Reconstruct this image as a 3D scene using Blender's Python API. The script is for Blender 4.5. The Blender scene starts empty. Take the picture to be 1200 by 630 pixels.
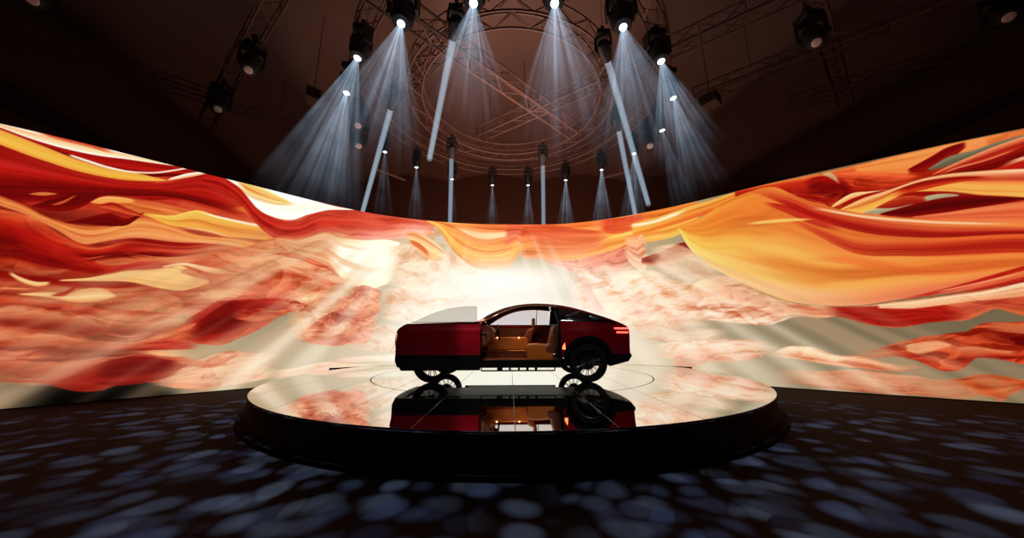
import bpy, bmesh, math, random
import numpy as np
from mathutils import Vector, Matrix
from mathutils.geometry import delaunay_2d_cdt
random.seed(4)
# film on the LED wall: bands of silk, upper edge / lower edge (wall metres), colours across at both ends,
# fold strength, ragged edge, opacity, edge softness, crumple
SHAPES = [
([(-12.06,5.592),(-11.1,5.592),(-10.17,5.5),(-9.35,5.568),(-8.4,5.534),(-7.68,5.551),(-6.42,5.502),(-4.9,5.57),(-3.62,5.621)],[(-11.37,2.162),(-10.47,1.93),(-9.63,1.677),(-9.18,1.481),(-8.55,1.623),(-7.91,1.851),(-7.34,1.8),(-6.83,1.964),(-6.06,2.929),(-5,3.927),(-3.56,4.413)],[(196,40,24),(206,56,48),(196,40,24),(128,14,10),(196,40,24),(128,14,10),(196,40,24)],[(222,92,44),(230,141,90),(234,166,114),(234,166,114),(228,147,90),(226,140,86),(228,144,104)],0.55,0.05,1,0.03,0.2),
([(-11.29,1.769),(-9.68,2.028),(-9.11,2.175),(-8.25,2.182),(-7.4,2.383)],[(-11.09,0.748),(-9.48,0.523),(-9.04,0.408),(-8.34,0.492),(-7.24,0.785)],[(128,14,10),(200,90,60),(205,120,85)],[(234,166,114),(234,166,114),(234,166,114)],0.7,0.05,0.9,0.05,0.35),
([(-12.02,5.37),(-10.1,5.041),(-9.68,4.887),(-9.24,4.804),(-8.82,4.826),(-8.39,5.015),(-7.87,5.458),(-7.11,4.869)],[(-11.81,4.354),(-9.95,3.973),(-9.35,4.126),(-8.77,4.363),(-8.1,4.693),(-7.07,4.405)],[(128,14,10),(206,56,48),(214,72,60),(128,14,10)],[(196,40,24),(206,56,48),(196,40,24),(196,40,24)],0.45,0,1,0.02,0),
([(-11.9,4.785),(-10.04,4.606),(-9.57,4.628),(-9.07,4.682),(-8.33,4.862),(-7.11,4.795)],[(-11.72,3.93),(-9.93,3.837),(-9.51,4.102),(-9.03,4.333),(-8.3,4.626),(-7.07,4.405)],[(196,40,24),(128,14,10),(150,16,16)],[(196,40,24),(128,14,10),(196,40,24)],0.4,0,0.8,0.05,0),
([(-11.78,4.212),(-9.92,3.753),(-9.61,3.676),(-9.34,3.393),(-9.03,3.198),(-8.66,3.436),(-8.08,3.454),(-7.53,3.713)],[(-11.42,2.427),(-9.74,2.48),(-9.31,2.551),(-9.02,2.787),(-8.61,2.913),(-7.99,3.089),(-7.5,3.376)],[(212,84,44),(196,40,24),(128,14,10),(160,14,8),(128,14,10)],[(226,138,78),(196,40,24),(128,14,10),(226,138,78),(234,166,114)],0.6,0.02,1,0.03,0.3),
([(-9.88,3.468),(-9.47,3.228),(-9.09,2.995),(-8.68,2.742)],[(-9.79,2.839),(-9.41,2.744),(-9.05,2.671),(-8.67,2.667)],[(196,40,24),(150,12,8)],[(196,40,24),(150,12,8)],0.5,0,0.8,0.04,0.2),
([(-9.06,3.228),(-8.68,3.572),(-8.09,3.58),(-7.41,3.791),(-6.99,3.494)],[(-8.87,2.932),(-8.55,3.206),(-7.96,3.355),(-7.39,3.586),(-6.98,3.353)],[(150,14,8),(196,40,24)],[(196,40,24),(234,166,114)],0.4,0,0.9,0.03,0.2),
([(-11.45,2.56),(-9.75,2.545),(-9.3,2.483),(-8.81,2.396),(-8.09,2.566)],[(-11.34,2.031),(-9.67,1.996),(-9.24,2.004),(-8.78,2.123),(-8.06,2.304)],[(128,14,10),(140,12,8),(196,40,24)],[(196,40,24),(234,166,114),(234,166,114)],0.5,0.02,0.9,0.03,0.2),
([(-11.81,4.354),(-9.96,4.024),(-9.71,3.895),(-9.53,3.756),(-9.16,3.656),(-8.9,3.741),(-8.59,4.055),(-8.35,4.039),(-7.91,3.854),(-7.31,3.916),(-6.6,3.843)],[(-11.74,4),(-9.93,3.821),(-9.73,3.744),(-9.41,3.52),(-9.06,3.265),(-8.9,3.367),(-8.65,3.519),(-8.16,3.581),(-7.6,3.671),(-6.58,3.594)],[(226,138,78),(230,146,86),(226,138,78)],[(226,138,78),(240,170,100),(234,166,114)],0.35,0,1,0.015,0.1),
([(-9.2,4.265),(-8.96,4.428),(-8.64,4.481),(-8.29,4.477),(-7.84,4.426)],[(-9.18,4.114),(-8.93,4.155),(-8.6,4.096),(-8.24,4.053),(-7.82,4.158)],[(222,120,70),(232,150,80)],[(226,138,78),(242,198,92)],0.4,0,0.8,0.03,0.2),
([(-9.16,4.18),(-9.04,4.352),(-8.87,4.425),(-8.7,4.434)],[(-9.16,4.18),(-9.02,4.198),(-8.85,4.287),(-8.69,4.373)],[(244,190,120),(240,170,90)],[(244,190,120),(240,170,90)],0.2,0,1,0.01,0),
([(-9.69,3.903),(-9.49,4.147),(-9.2,4.385),(-9.07,4.38)],[(-9.69,3.903),(-9.45,3.877),(-9.26,4.006),(-9.06,4.361)],[(128,14,10),(132,8,8),(150,14,12)],[(128,14,10),(132,8,8),(150,14,12)],0.3,0,1,0.015,0.1),
([(-9.73,4.145),(-9.6,4.234),(-9.45,4.256)],[(-9.73,4.145),(-9.59,4.162),(-9.45,4.256)],[(236,150,90),(236,150,90)],[(236,150,90),(236,150,90)],0.1,0,0.9,0.01,0),
([(-9.49,3.994),(-9.39,4.129),(-9.28,4.31)],[(-9.49,3.976),(-9.38,4.074),(-9.28,4.291)],[(232,130,80),(232,130,80)],[(232,130,80),(232,130,80)],0.1,0,0.8,0.01,0),
([(-9.33,3.675),(-9.15,3.834),(-8.91,4.019),(-8.72,3.966),(-8.57,4.171)],[(-9.33,3.657),(-9.13,3.704),(-8.83,3.744),(-8.69,3.834),(-8.56,4.13)],[(150,16,12),(124,8,8)],[(150,16,12),(124,8,8)],0.3,0,1,0.012,0.1),
([(-9.07,4.159),(-8.92,4.278),(-8.73,4.191),(-8.57,4.127)],[(-9.06,4.121),(-8.9,4.103),(-8.72,4.072),(-8.56,4.066)],[(170,30,20),(226,110,60)],[(170,30,20),(226,110,60)],0.3,0,0.9,0.015,0.2),
([(-8.56,4.154),(-8.23,4.234),(-7.97,4.468),(-7.67,4.417),(-7.07,4.381),(-6.42,4.47)],[(-8.55,4.134),(-8.31,3.987),(-7.92,3.985),(-7.46,3.919),(-7.03,3.971),(-6.39,4.056)],[(250,214,120),(242,198,92),(242,186,80)],[(242,198,92),(226,138,78),(232,150,90)],0.25,0,1,0.012,0),
([(-7.97,4.446),(-7.6,4.419),(-7.07,4.405),(-6.65,4.447)],[(-7.97,4.424),(-7.59,4.373),(-7.07,4.333),(-6.64,4.396)],[(255,250,244),(255,250,244)],[(246,212,180),(246,212,180)],0.1,0,0.9,0.008,0),
([(-7.5,4.72),(-7.25,4.817),(-6.66,4.549),(-6.42,4.47)],[(-7.5,4.673),(-7.23,4.672),(-6.65,4.447),(-6.42,4.418)],[(236,160,80),(236,160,80)],[(236,120,70),(236,120,70)],0.2,0,0.9,0.012,0),
([(-8.2,3.937),(-7.86,4.006),(-7.36,3.924)],[(-8.2,3.916),(-7.85,3.94),(-7.35,3.855)],[(246,212,180),(226,138,78)],[(246,212,180),(226,138,78)],0.1,0,0.8,0.01,0),
([(-12.06,5.592),(-10.16,5.411),(-9.84,5.311),(-9.52,5.285),(-9.2,5.282),(-8.86,5.365),(-8.36,5.463),(-7.87,5.458)],[(-12.03,5.443),(-10.15,5.358),(-9.72,5.199),(-9.39,5.094),(-9.05,4.986),(-8.74,5.013),(-8.21,5.286),(-7.87,5.435)],[(196,40,24),(176,20,12),(128,14,10)],[(196,40,24),(196,40,24),(128,14,10)],0.3,0,1,0.012,0),
([(-12.08,5.666),(-10.17,5.491),(-9.34,5.495),(-9.06,5.499),(-8.62,5.5),(-8.15,5.576)],[(-12.06,5.577),(-10.15,5.402),(-9.84,5.311),(-9.52,5.266),(-9.2,5.282),(-8.86,5.365),(-8.36,5.485),(-8.15,5.554)],[(255,250,244),(240,170,120),(238,200,160),(255,250,244)],[(255,250,244),(250,232,190),(250,232,190),(255,250,244)],0.15,0,1,0.01,0),
([(-9.85,5.502),(-9.6,5.523),(-9.26,5.539),(-9.04,5.504)],[(-9.84,5.466),(-9.59,5.429),(-9.25,5.421),(-9.02,5.382)],[(200,50,26),(222,110,70)],[(200,50,26),(222,110,70)],0.3,0,0.85,0.015,0),
([(-12.06,5.577),(-10.15,5.367),(-9.72,5.217),(-9.39,5.094),(-9.05,5.045),(-8.83,5.078),(-8.39,5.08)],[(-11.96,5.076),(-10.11,5.059),(-9.68,4.906),(-9.25,4.823),(-8.91,4.843),(-8.64,4.935),(-8.39,5.069)],[(236,180,90),(242,198,92),(244,200,92),(238,180,84)],[(236,180,90),(242,198,92),(244,200,92),(238,180,84)],0.12,0,1,0.01,0),
([(-9.48,5.17),(-9.28,5.131),(-9.06,5.085),(-8.83,5.099),(-8.59,5.203),(-8.22,5.514),(-8.04,5.664)],[(-9.47,5.132),(-9.28,5.073),(-9.05,5.035),(-8.83,5.058),(-8.59,5.161),(-8.22,5.469),(-8.03,5.641)],[(255,250,244),(246,212,180)],[(255,250,244),(246,212,180)],0.1,0,1,0.007,0),
([(-8.4,5.101),(-8.16,5.385),(-7.89,5.585)],[(-8.39,5.058),(-8.1,5.318),(-7.88,5.551)],[(255,250,244),(240,180,130)],[(255,250,244),(240,180,130)],0.1,0,1,0.008,0),
([(-7.87,5.533),(-7.69,5.575),(-7.17,5.513),(-6.42,5.502),(-5.53,5.475),(-4.9,5.57)],[(-7.87,5.522),(-7.4,5.317),(-7.08,4.83),(-6.83,4.705),(-6.46,4.751),(-6.19,5.013),(-5.94,5.214),(-4.89,5.524)],[(255,250,244),(255,245,225),(255,250,244)],[(255,250,244),(255,245,225),(255,250,244)],0.15,0,1,0.012,0),
([(-7.54,5.569),(-7.17,5.538),(-6.88,5.411),(-6.43,5.222)],[(-7.54,5.557),(-7.28,5.182),(-6.92,5.076),(-6.43,5.195)],[(246,206,130),(244,184,92),(250,232,190)],[(246,206,130),(244,184,92),(250,232,190)],0.6,0,0.85,0.02,0),
([(-8,5.395),(-7.68,5.504),(-7.4,5.283),(-7.11,4.869),(-6.78,4.66),(-6.33,4.768),(-6.06,5.088),(-5.71,5.296),(-4.9,5.57),(-3.62,5.621),(-2.76,5.526)],[(-7.98,5.191),(-7.64,5.103),(-7.36,4.849),(-7.07,4.405),(-6.76,4.101),(-6.22,4.209),(-5.75,4.565),(-5.51,4.457),(-4.91,4.472),(-3.9,4.72),(-2.73,4.936)],[(206,50,34),(190,34,24),(206,60,40)],[(232,140,110),(226,110,86),(238,170,146)],0.5,0,1,0.014,0.12),
([(-6.18,4.985),(-5.94,5.186),(-5.51,5.214),(-4.88,5.357)],[(-6.16,4.716),(-5.9,4.689),(-5.49,4.869),(-4.86,5.085)],[(226,100,70),(206,60,44)],[(226,100,70),(206,60,44)],0.4,0,0.7,0.03,0),
([(-7.76,3.65),(-7.27,3.664),(-6.72,4.114),(-6.22,4.209),(-5.75,4.565),(-4.91,4.472)],[(-7.67,2.675),(-7.17,2.636),(-6.61,2.841),(-6.09,2.541),(-5.62,2.859),(-4.8,2.949)],[(232,140,92),(234,166,114),(246,212,180)],[(234,166,114),(250,232,190),(246,212,180)],0.6,0.02,0.9,0.05,0.35),
([(-6.72,4.114),(-6.39,4.133),(-5.75,4.537),(-5.51,4.457),(-4.91,4.472),(-4.23,4.614),(-3.86,4.568)],[(-6.72,4.064),(-6.44,3.731),(-6.17,3.481),(-5.64,3.098),(-4.98,2.933),(-4.42,3.01),(-4.03,3.453),(-3.83,4.076)],[(234,160,110),(240,190,140),(246,214,180)],[(255,252,240),(255,250,235),(255,236,200)],0.55,0,1,0.014,0),
([(-9.24,2.458),(-8.92,2.583),(-8.61,2.834),(-8.02,3.039),(-7.78,2.873),(-7.6,2.685)],[(-9.23,2.44),(-8.9,2.493),(-8.56,2.53),(-8.18,2.431),(-7.92,2.425),(-7.59,2.664)],[(248,214,150),(246,206,140),(240,190,120)],[(248,214,150),(246,206,140),(240,190,120)],0.2,0,1,0.012,0),
([(-8.92,2.657),(-8.61,2.932),(-8.39,3.042),(-7.98,3.068)],[(-8.91,2.566),(-8.59,2.778),(-8.37,2.843),(-7.98,3.027)],[(206,50,50),(190,50,40)],[(206,50,50),(190,50,40)],0.3,0,0.8,0.02,0),
([(-8.23,2.953),(-7.99,3.089),(-7.71,3.062),(-7.14,2.965)],[(-8.23,2.912),(-7.98,3.027),(-7.69,2.932),(-7.14,2.919)],[(250,232,190),(244,200,150)],[(250,232,190),(244,200,150)],0.1,0,1,0.01,0),
([(-8.02,2.912),(-7.75,2.965),(-7.6,2.729)],[(-8.02,2.871),(-7.79,2.763),(-7.6,2.707)],[(216,120,90),(216,120,90)],[(216,120,90),(216,120,90)],0.3,0,0.7,0.02,0),
([(-9.67,2.558),(-9.56,2.458),(-9.43,2.394),(-9.3,2.413)],[(-9.67,2.508),(-9.55,2.375),(-9.41,2.309),(-9.29,2.361)],[(250,214,160),(240,190,130)],[(250,214,160),(240,190,130)],0.1,0,1,0.01,0),
([(-9.71,2.253),(-9.57,2.255),(-9.42,2.257)],[(-9.71,2.221),(-9.56,2.222),(-9.42,2.249)],[(240,160,110),(240,160,110)],[(240,160,110),(240,160,110)],0.1,0,0.9,0.008,0),
([(-9.55,2.14),(-9.27,2.208),(-9.11,2.192),(-8.99,2.298),(-8.8,2.342),(-8.64,2.213)],[(-9.55,2.124),(-9.25,2.089),(-9.01,2.026),(-8.78,2.086),(-8.64,2.194)],[(246,206,150),(248,214,160),(240,180,120)],[(246,206,150),(248,214,160),(240,180,120)],0.2,0,1,0.012,0),
([(-9.26,2.157),(-9.15,2.24),(-9.05,2.379),(-9,2.423)],[(-9.26,2.123),(-9.14,2.153),(-9.05,2.308),(-9,2.405)],[(176,30,20),(176,30,20)],[(176,30,20),(176,30,20)],0.1,0,0.9,0.012,0),
([(-9.02,1.744),(-8.91,1.804),(-8.77,1.776)],[(-9.01,1.692),(-8.9,1.733),(-8.77,1.758)],[(252,226,190),(252,226,190)],[(252,226,190),(252,226,190)],0.1,0,0.9,0.01,0),
([(-11.28,1.743),(-9.64,1.773),(-9.22,1.8),(-8.75,1.869),(-8.23,1.987)],[(-11.28,1.717),(-9.64,1.741),(-9.21,1.767),(-8.74,1.833),(-8.22,1.948)],[(244,190,150),(244,190,150)],[(244,190,150),(244,190,150)],0.1,0,0.6,0.01,0),
([(-8.38,2.56),(-8.01,2.31),(-7.7,2.412),(-7.29,2.552),(-6.76,2.46)],[(-8.34,2.133),(-7.98,2.008),(-7.65,1.992),(-7.24,1.958),(-6.71,1.834)],[(226,130,90),(214,96,60)],[(234,166,114),(214,90,56)],0.7,0.02,0.8,0.03,0.5),
([(-7.97,1.449),(-7.75,1.799),(-7.44,2.225),(-7.13,2.46),(-6.61,2.358),(-6.39,2.237)],[(-7.94,1.174),(-7.68,1.169),(-7.25,1.12),(-6.93,1.375),(-6.56,1.748),(-6.37,1.996)],[(160,16,8),(176,20,10),(196,56,30)],[(200,60,40),(128,14,10),(206,90,60)],0.45,0.03,1,0.02,0.3),
([(-8.14,1.216),(-7.88,1.57),(-7.56,1.662),(-6.97,1.819)],[(-8.12,0.988),(-7.84,1.172),(-7.52,1.207),(-6.95,1.597)],[(222,120,70),(206,70,36)],[(222,120,70),(206,70,36)],0.7,0.02,0.8,0.02,0.5),
([(-7.79,2.232),(-7.63,2.377),(-7.46,2.486),(-6.89,2.42)],[(-7.79,2.19),(-7.62,2.25),(-7.44,2.312),(-6.88,2.282)],[(236,170,120),(236,170,120)],[(236,170,120),(236,170,120)],0.3,0,0.8,0.015,0.2),
([(-11.09,0.748),(-9.48,0.553),(-9.13,0.53),(-9.06,0.571),(-8.71,0.806),(-8.3,0.959),(-8.01,0.907),(-7.64,0.789),(-7.34,0.587)],[(-11.08,0.723),(-9.47,0.507),(-9.12,0.417),(-8.88,0.272),(-8.64,0.22),(-8.32,0.33),(-7.95,0.319),(-7.61,0.452),(-7.33,0.546)],[(190,60,36),(150,16,8),(130,8,4)],[(200,80,50),(160,26,14),(190,60,36)],0.35,0.03,1,0.015,0.15),
([(-8.75,1.155),(-8.41,1.183),(-8.05,1.292),(-7.54,1.208)],[(-8.74,1.12),(-8.4,1.037),(-8.03,1.022),(-7.52,1.024)],[(210,80,50),(180,40,24)],[(210,80,50),(180,40,24)],0.6,0.02,1,0.012,0.4),
([(-9.58,1.33),(-9.31,1.363),(-9.09,1.381),(-8.84,1.261),(-8.43,1.294)],[(-9.55,1.048),(-9.26,0.972),(-9.05,1.061),(-8.81,0.949),(-8.39,1)],[(226,140,100),(200,90,60)],[(234,166,114),(234,166,114)],0.6,0.02,0.8,0.02,0.5),
([(-9.53,0.955),(-9.25,0.908),(-8.96,0.924),(-8.48,1.004)],[(-9.49,0.615),(-9.21,0.586),(-8.92,0.621),(-8.47,0.86)],[(206,110,80),(214,120,86)],[(206,110,80),(214,120,86)],0.5,0.02,0.8,0.02,0.4),
([(-8.13,0.323),(-7.87,0.478),(-7.58,0.725),(-7.2,0.95),(-6.76,0.887),(-6.35,0.913)],[(-8.13,0.305),(-7.84,0.173),(-7.46,0.063),(-7.15,0.121),(-6.69,0.187),(-6.3,0.318)],[(222,140,104),(228,160,124),(214,120,86)],[(246,212,180),(246,212,180),(246,212,180)],0.55,0.03,1,0.014,0.45),
([(-8.01,0.869),(-7.64,0.809),(-7.35,0.71),(-6.9,1.09)],[(-8,0.754),(-7.63,0.65),(-7.34,0.587),(-6.89,0.937)],[(210,100,64),(210,100,64)],[(222,140,100),(222,140,100)],0.5,0.02,0.8,0.015,0.4),
([(-6.71,0.382),(-6.16,0.442),(-5.53,0.585),(-5.17,0.539),(-3.59,0.339)],[(-6.7,0.252),(-6.15,0.234),(-5.51,0.291),(-5.14,0.237),(-3.57,0.07)],[(240,190,160),(230,150,120)],[(246,212,180),(255,250,244)],0.4,0.02,0.9,0.015,0.3),
([(-5.43,0.653),(-4.98,0.708),(-4.33,0.739),(-3.36,0.771)],[(-5.43,0.579),(-4.97,0.554),(-4.32,0.553),(-3.34,0.495)],[(236,170,146),(236,170,146)],[(255,250,244),(255,250,244)],0.4,0.015,0.8,0.015,0.3),
([(-11.33,1.965),(-9.68,2.028),(-9.24,1.97),(-8.67,1.912),(-8.02,1.884),(-7.58,1.787)],[(-11.23,1.446),(-9.59,1.361),(-9.15,1.264),(-8.58,1.151),(-7.96,1.292),(-7.56,1.662)],[(206,70,40),(226,140,100),(150,24,12),(214,110,74)],[(206,70,40),(226,140,100),(150,24,12),(214,110,74)],0.75,0.04,0.85,0.03,0.35),
([(-11.2,1.318),(-9.57,1.236),(-9.15,1.297),(-8.67,1.188),(-7.94,1.135)],[(-11.11,0.849),(-9.5,0.676),(-9.06,0.506),(-8.62,0.695),(-7.92,0.98)],[(214,96,62),(128,14,10),(206,90,60),(160,40,24)],[(214,96,62),(128,14,10),(206,90,60),(160,40,24)],0.7,0.04,0.85,0.03,0.4),
([(-7.81,1.371),(-7.58,1.787),(-7.35,2.146),(-7.03,2.427),(-6.72,2.299)],[(-7.79,1.191),(-7.52,1.249),(-7.26,1.246),(-6.94,1.508),(-6.7,2.067)],[(150,14,6),(128,8,4),(176,26,14)],[(150,14,6),(128,8,4),(176,26,14)],0.35,0.02,1,0.02,0.15),
([(-8.78,0.709),(-8.47,0.86),(-8.11,0.875),(-7.74,0.737)],[(-8.74,0.368),(-8.4,0.288),(-8.05,0.349),(-7.72,0.502)],[(140,12,6),(120,6,2),(150,18,8)],[(140,12,6),(120,6,2),(150,18,8)],0.3,0.02,1,0.02,0.1),
([(-6.99,3.494),(-6.44,3.731),(-5.76,3.51),(-5.17,3.275)],[(-6.95,3.07),(-6.38,3.079),(-5.71,2.822),(-5.14,2.888)],[(206,70,44),(236,170,130),(200,60,36)],[(206,70,44),(236,170,130),(200,60,36)],0.8,0.02,0.8,0.02,0.5),
([(-7.06,2.769),(-6.76,3.254),(-6.32,3.293),(-5.86,2.959),(-5.33,2.758)],[(-6.99,2.043),(-6.65,1.93),(-6.22,2.031),(-5.79,2.136),(-5.29,2.223)],[(232,140,100),(206,76,46),(226,130,96)],[(246,212,180),(234,166,114),(246,212,180)],0.9,0.03,1,0.02,0.8),
([(-7.26,2.243),(-6.92,2.674),(-6.51,2.857),(-6.2,2.754)],[(-7.22,1.806),(-6.83,1.736),(-6.43,1.896),(-6.15,2.11)],[(210,70,40),(170,20,12),(214,90,50)],[(210,70,40),(170,20,12),(214,90,50)],0.6,0.02,0.8,0.03,0.5),
([(-6.81,3.049),(-6.55,3.249),(-6.2,3.112)],[(-6.8,2.859),(-6.51,2.857),(-6.19,2.96)],[(206,66,36),(226,120,80)],[(206,66,36),(226,120,80)],0.5,0.01,0.9,0.02,0.4),
([(-6.45,2.087),(-5.93,2.38),(-5.32,2.543),(-4.47,2.691)],[(-6.39,1.378),(-5.84,1.233),(-5.21,1.125),(-4.38,1.44)],[(226,130,92),(234,166,114),(214,100,64)],[(226,120,84),(234,166,114),(246,212,180)],0.9,0.03,0.9,0.03,0.7),
([(-5.78,1.481),(-5.37,2.006),(-5.02,2.623),(-4.59,2.825),(-4.28,2.703)],[(-5.76,1.233),(-5.31,1.152),(-4.91,1.121),(-4.49,1.277),(-4.23,1.995)],[(216,90,52),(236,160,120),(196,64,36)],[(216,90,52),(236,160,120),(196,64,36)],0.9,0.02,1,0.02,0.8),
([(-5.07,2.455),(-4.81,2.695),(-4.35,2.67)],[(-5.05,2.184),(-4.77,2.143),(-4.32,2.273)],[(206,60,34),(240,150,100)],[(206,60,34),(240,150,100)],0.6,0.01,0.9,0.02,0.5),
([(-5.83,4.43),(-5.46,4.471),(-4.91,4.502),(-4.23,4.614),(-3.84,4.571)],[(-5.78,3.778),(-5.36,3.165),(-4.93,2.937),(-4.41,2.953),(-3.98,3.457),(-3.81,4.14)],[(250,216,170),(255,246,226),(255,250,238),(250,226,190)],[(255,250,238),(255,251,242),(255,248,234),(255,240,214)],0.45,0,0.97,0.014,0),
([(-5.23,2.769),(-4.83,2.975),(-4.24,2.792)],[(-5.18,2.069),(-4.75,1.87),(-4.2,2.222)],[(222,104,66),(240,180,140),(206,76,44)],[(222,104,66),(240,180,140),(206,76,44)],0.8,0.02,0.9,0.015,0.8),
([(-6.09,1.38),(-5.72,1.885),(-5.29,2.17),(-4.76,2.088)],[(-6.07,1.188),(-5.66,1.083),(-5.21,1.074),(-4.71,1.385)],[(214,90,54),(238,170,130),(200,70,40)],[(214,90,54),(238,170,130),(200,70,40)],0.8,0.02,0.9,0.015,0.8),
([(-8.16,3.22),(-7.5,3.465),(-6.58,3.594),(-5.74,3.244),(-4.5,3.119)],[(-8.05,2.203),(-7.38,2.231),(-6.47,2.374),(-5.66,2.146),(-4.4,1.714)],[(232,150,104),(226,120,76),(238,180,140)],[(244,200,170),(238,175,143),(232,150,116)],0.7,0.03,0.6,0.04,0.5),
([(-4.58,4.289),(-3.56,4.538),(-1.81,4.215),(0.07,3.664)],[(-4.5,3.119),(-3.48,2.951),(-1.76,2.643),(0.07,2.809)],[(240,180,140),(250,222,196)],[(255,240,225),(255,240,225)],0.8,0.03,0.6,0.05,0.5),
([(-4.48,2.833),(-3.21,3.054),(-1.76,2.643)],[(-4.42,1.934),(-3.15,1.787),(-1.74,1.977)],[(244,200,170),(232,160,124)],[(255,240,225),(255,240,225)],0.8,0.03,0.7,0.05,0.5),
([(-5.24,1.565),(-4.17,1.717),(-2.86,1.443)],[(-5.2,1.048),(-4.11,0.84),(-2.84,0.93)],[(240,180,150),(240,180,150)],[(255,240,225),(255,240,225)],0.7,0.03,0.5,0.05,0.5),
([(1.94,3.11),(3.65,3.408),(5.22,3.001),(6.25,2.651)],[(1.91,2.275),(3.54,1.562),(5.11,1.559),(6.17,1.627)],[(244,200,170),(238,176,140)],[(236,180,140),(236,180,140)],0.8,0.03,0.6,0.05,0.5),
([(4.04,1.694),(5.31,1.554),(6.3,1.479)],[(4.01,1.277),(5.27,1.093),(6.28,1.244)],[(244,196,164),(244,196,164)],[(244,196,164),(244,196,164)],0.7,0.03,0.5,0.05,0.4),
([(-4.63,5.195),(-3.61,5.298),(-2.15,5.346),(-1.21,5.495)],[(-4.36,1.168),(-3.38,1.161),(-2.02,1.443),(-1.14,1.739)],[(255,250,244),(246,212,180),(255,250,244)],[(255,250,244),(246,212,180),(255,250,244)],0.45,0.02,0.35,0.1,0.5),
([(-3.8,4.921),(-3.37,5.004),(-2.87,4.794),(-2.29,4.32)],[(-3.79,4.765),(-3.33,4.371),(-2.84,4.031),(-2.28,4.033)],[(240,160,100),(246,206,140)],[(250,224,180),(244,190,120)],0.4,0,0.85,0.015,0),
([(-3.63,4.721),(-3.23,4.602),(-2.85,4.252)],[(-3.63,4.658),(-3.22,4.381),(-2.84,4.062)],[(206,90,50),(206,90,50)],[(206,90,50),(206,90,50)],0.2,0,0.8,0.015,0),
([(-3.05,5.528),(-1.84,5.534),(0.08,5.518),(1.38,5.551),(1.7,5.507)],[(-3.05,5.462),(-2.65,5.205),(-2.15,4.49),(-1.46,3.872),(-0.68,3.692),(0.04,3.889),(0.59,4.645),(1.69,5.168)],[(238,160,90),(240,170,96),(250,196,100),(252,206,124)],[(222,110,70),(226,130,80),(232,150,80),(250,200,110)],0.5,0,1,0.014,0),
([(-2.3,5.435),(-1.21,5.293),(-0.24,5.243),(0.53,5.249)],[(-2.3,5.368),(-1.2,4.758),(-0.24,4.874),(0.53,5.181)],[(240,170,110),(250,232,190),(236,150,90)],[(240,170,110),(250,232,190),(236,150,90)],0.45,0,0.8,0.015,0),
([(-2.6,5.408),(-2.14,5.015),(-1.19,4.495),(-0.24,4.508),(0.59,4.778)],[(-2.6,5.276),(-2.13,4.72),(-1.19,4.233),(-0.24,4.246),(0.59,4.645)],[(224,110,60),(244,190,100)],[(226,138,78),(242,198,92)],0.45,0,0.75,0.02,0),
([(-0.24,5.515),(0.28,5.519),(0.8,5.556)],[(-0.24,4.575),(0.27,4.843),(0.78,4.249)],[(206,80,60),(226,120,86)],[(206,80,60),(226,120,86)],0.4,0,0.8,0.03,0),
([(0.44,5.52),(2.02,5.525),(3.22,5.492),(4.28,5.481),(5.21,5.518),(5.99,5.566)],[(0.43,4.151),(1.03,4.151),(1.85,4.038),(2.87,4.105),(3.85,4.304),(4.62,4.421),(5.34,4.476),(5.93,4.737)],[(224,100,54),(222,110,72),(238,160,84),(236,150,96)],[(238,150,70),(242,176,84),(246,196,100),(244,180,90)],0.5,0,1,0.016,0),
([(0.6,5.453),(1.38,5.482),(2.62,5.238),(3.74,4.952)],[(0.59,4.712),(1.35,4.377),(2.58,4.257),(3.71,4.575)],[(214,90,60),(206,80,60),(222,120,90)],[(214,90,60),(206,80,60),(222,120,90)],0.5,0,0.6,0.04,0),
([(3.22,5.492),(3.77,5.461),(4.4,5.453),(4.76,5.489)],[(3.2,5.1),(3.73,4.889),(4.37,4.959),(4.73,5.065)],[(198,44,30),(206,60,40)],[(222,92,44),(222,92,44)],0.4,0,0.7,0.03,0),
([(1.03,4.183),(1.85,4.071),(2.87,4.169),(3.86,4.365),(4.34,4.593),(4.62,4.421)],[(1.03,4.118),(1.84,3.78),(2.58,3.492),(3.39,3.585),(4.03,3.489),(4.58,3.949)],[(228,140,112),(222,120,96),(232,160,136)],[(228,140,112),(222,120,96),(232,160,136)],0.65,0,0.95,0.015,0.25),
([(3.98,4.72),(4.35,4.715),(4.62,4.51),(4.66,4.055)],[(3.95,4.167),(4.28,3.578),(4.56,3.542),(4.65,3.938)],[(236,160,120),(244,200,170)],[(236,160,120),(244,200,170)],0.8,0,0.9,0.02,0),
([(4.44,3.882),(4.99,4.027),(5.52,4.232),(5.77,4.195)],[(4.43,3.706),(4.74,3.603),(5.07,3.612),(5.74,3.817)],[(170,60,40),(120,36,26),(214,120,90)],[(170,60,40),(120,36,26),(214,120,90)],0.3,0.01,1,0.015,0),
([(1.97,3.905),(3.12,3.579),(4.39,3.504),(5.43,3.191)],[(1.93,2.798),(3.04,1.95),(4.27,1.688),(5.32,1.709)],[(240,200,176),(246,212,180),(236,190,164)],[(240,200,176),(246,212,180),(236,190,164)],0.7,0.02,0.75,0.06,0.6),
([(2.41,3.063),(2.82,3.166),(3.07,2.603),(3.37,2.116)],[(2.41,2.939),(2.79,2.616),(3.05,2.186),(3.36,1.999)],[(222,160,136),(222,160,136)],[(222,160,136),(222,160,136)],0.4,0.01,0.8,0.03,0.3),
([(4.67,4.231),(5.51,4.121),(6,3.545),(6.45,3.071)],[(4.63,3.648),(5.42,2.975),(5.93,2.643),(6.38,2.339)],[(246,212,180),(230,200,176)],[(246,212,180),(230,200,176)],0.4,0.02,0.7,0.05,0.4),
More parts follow.
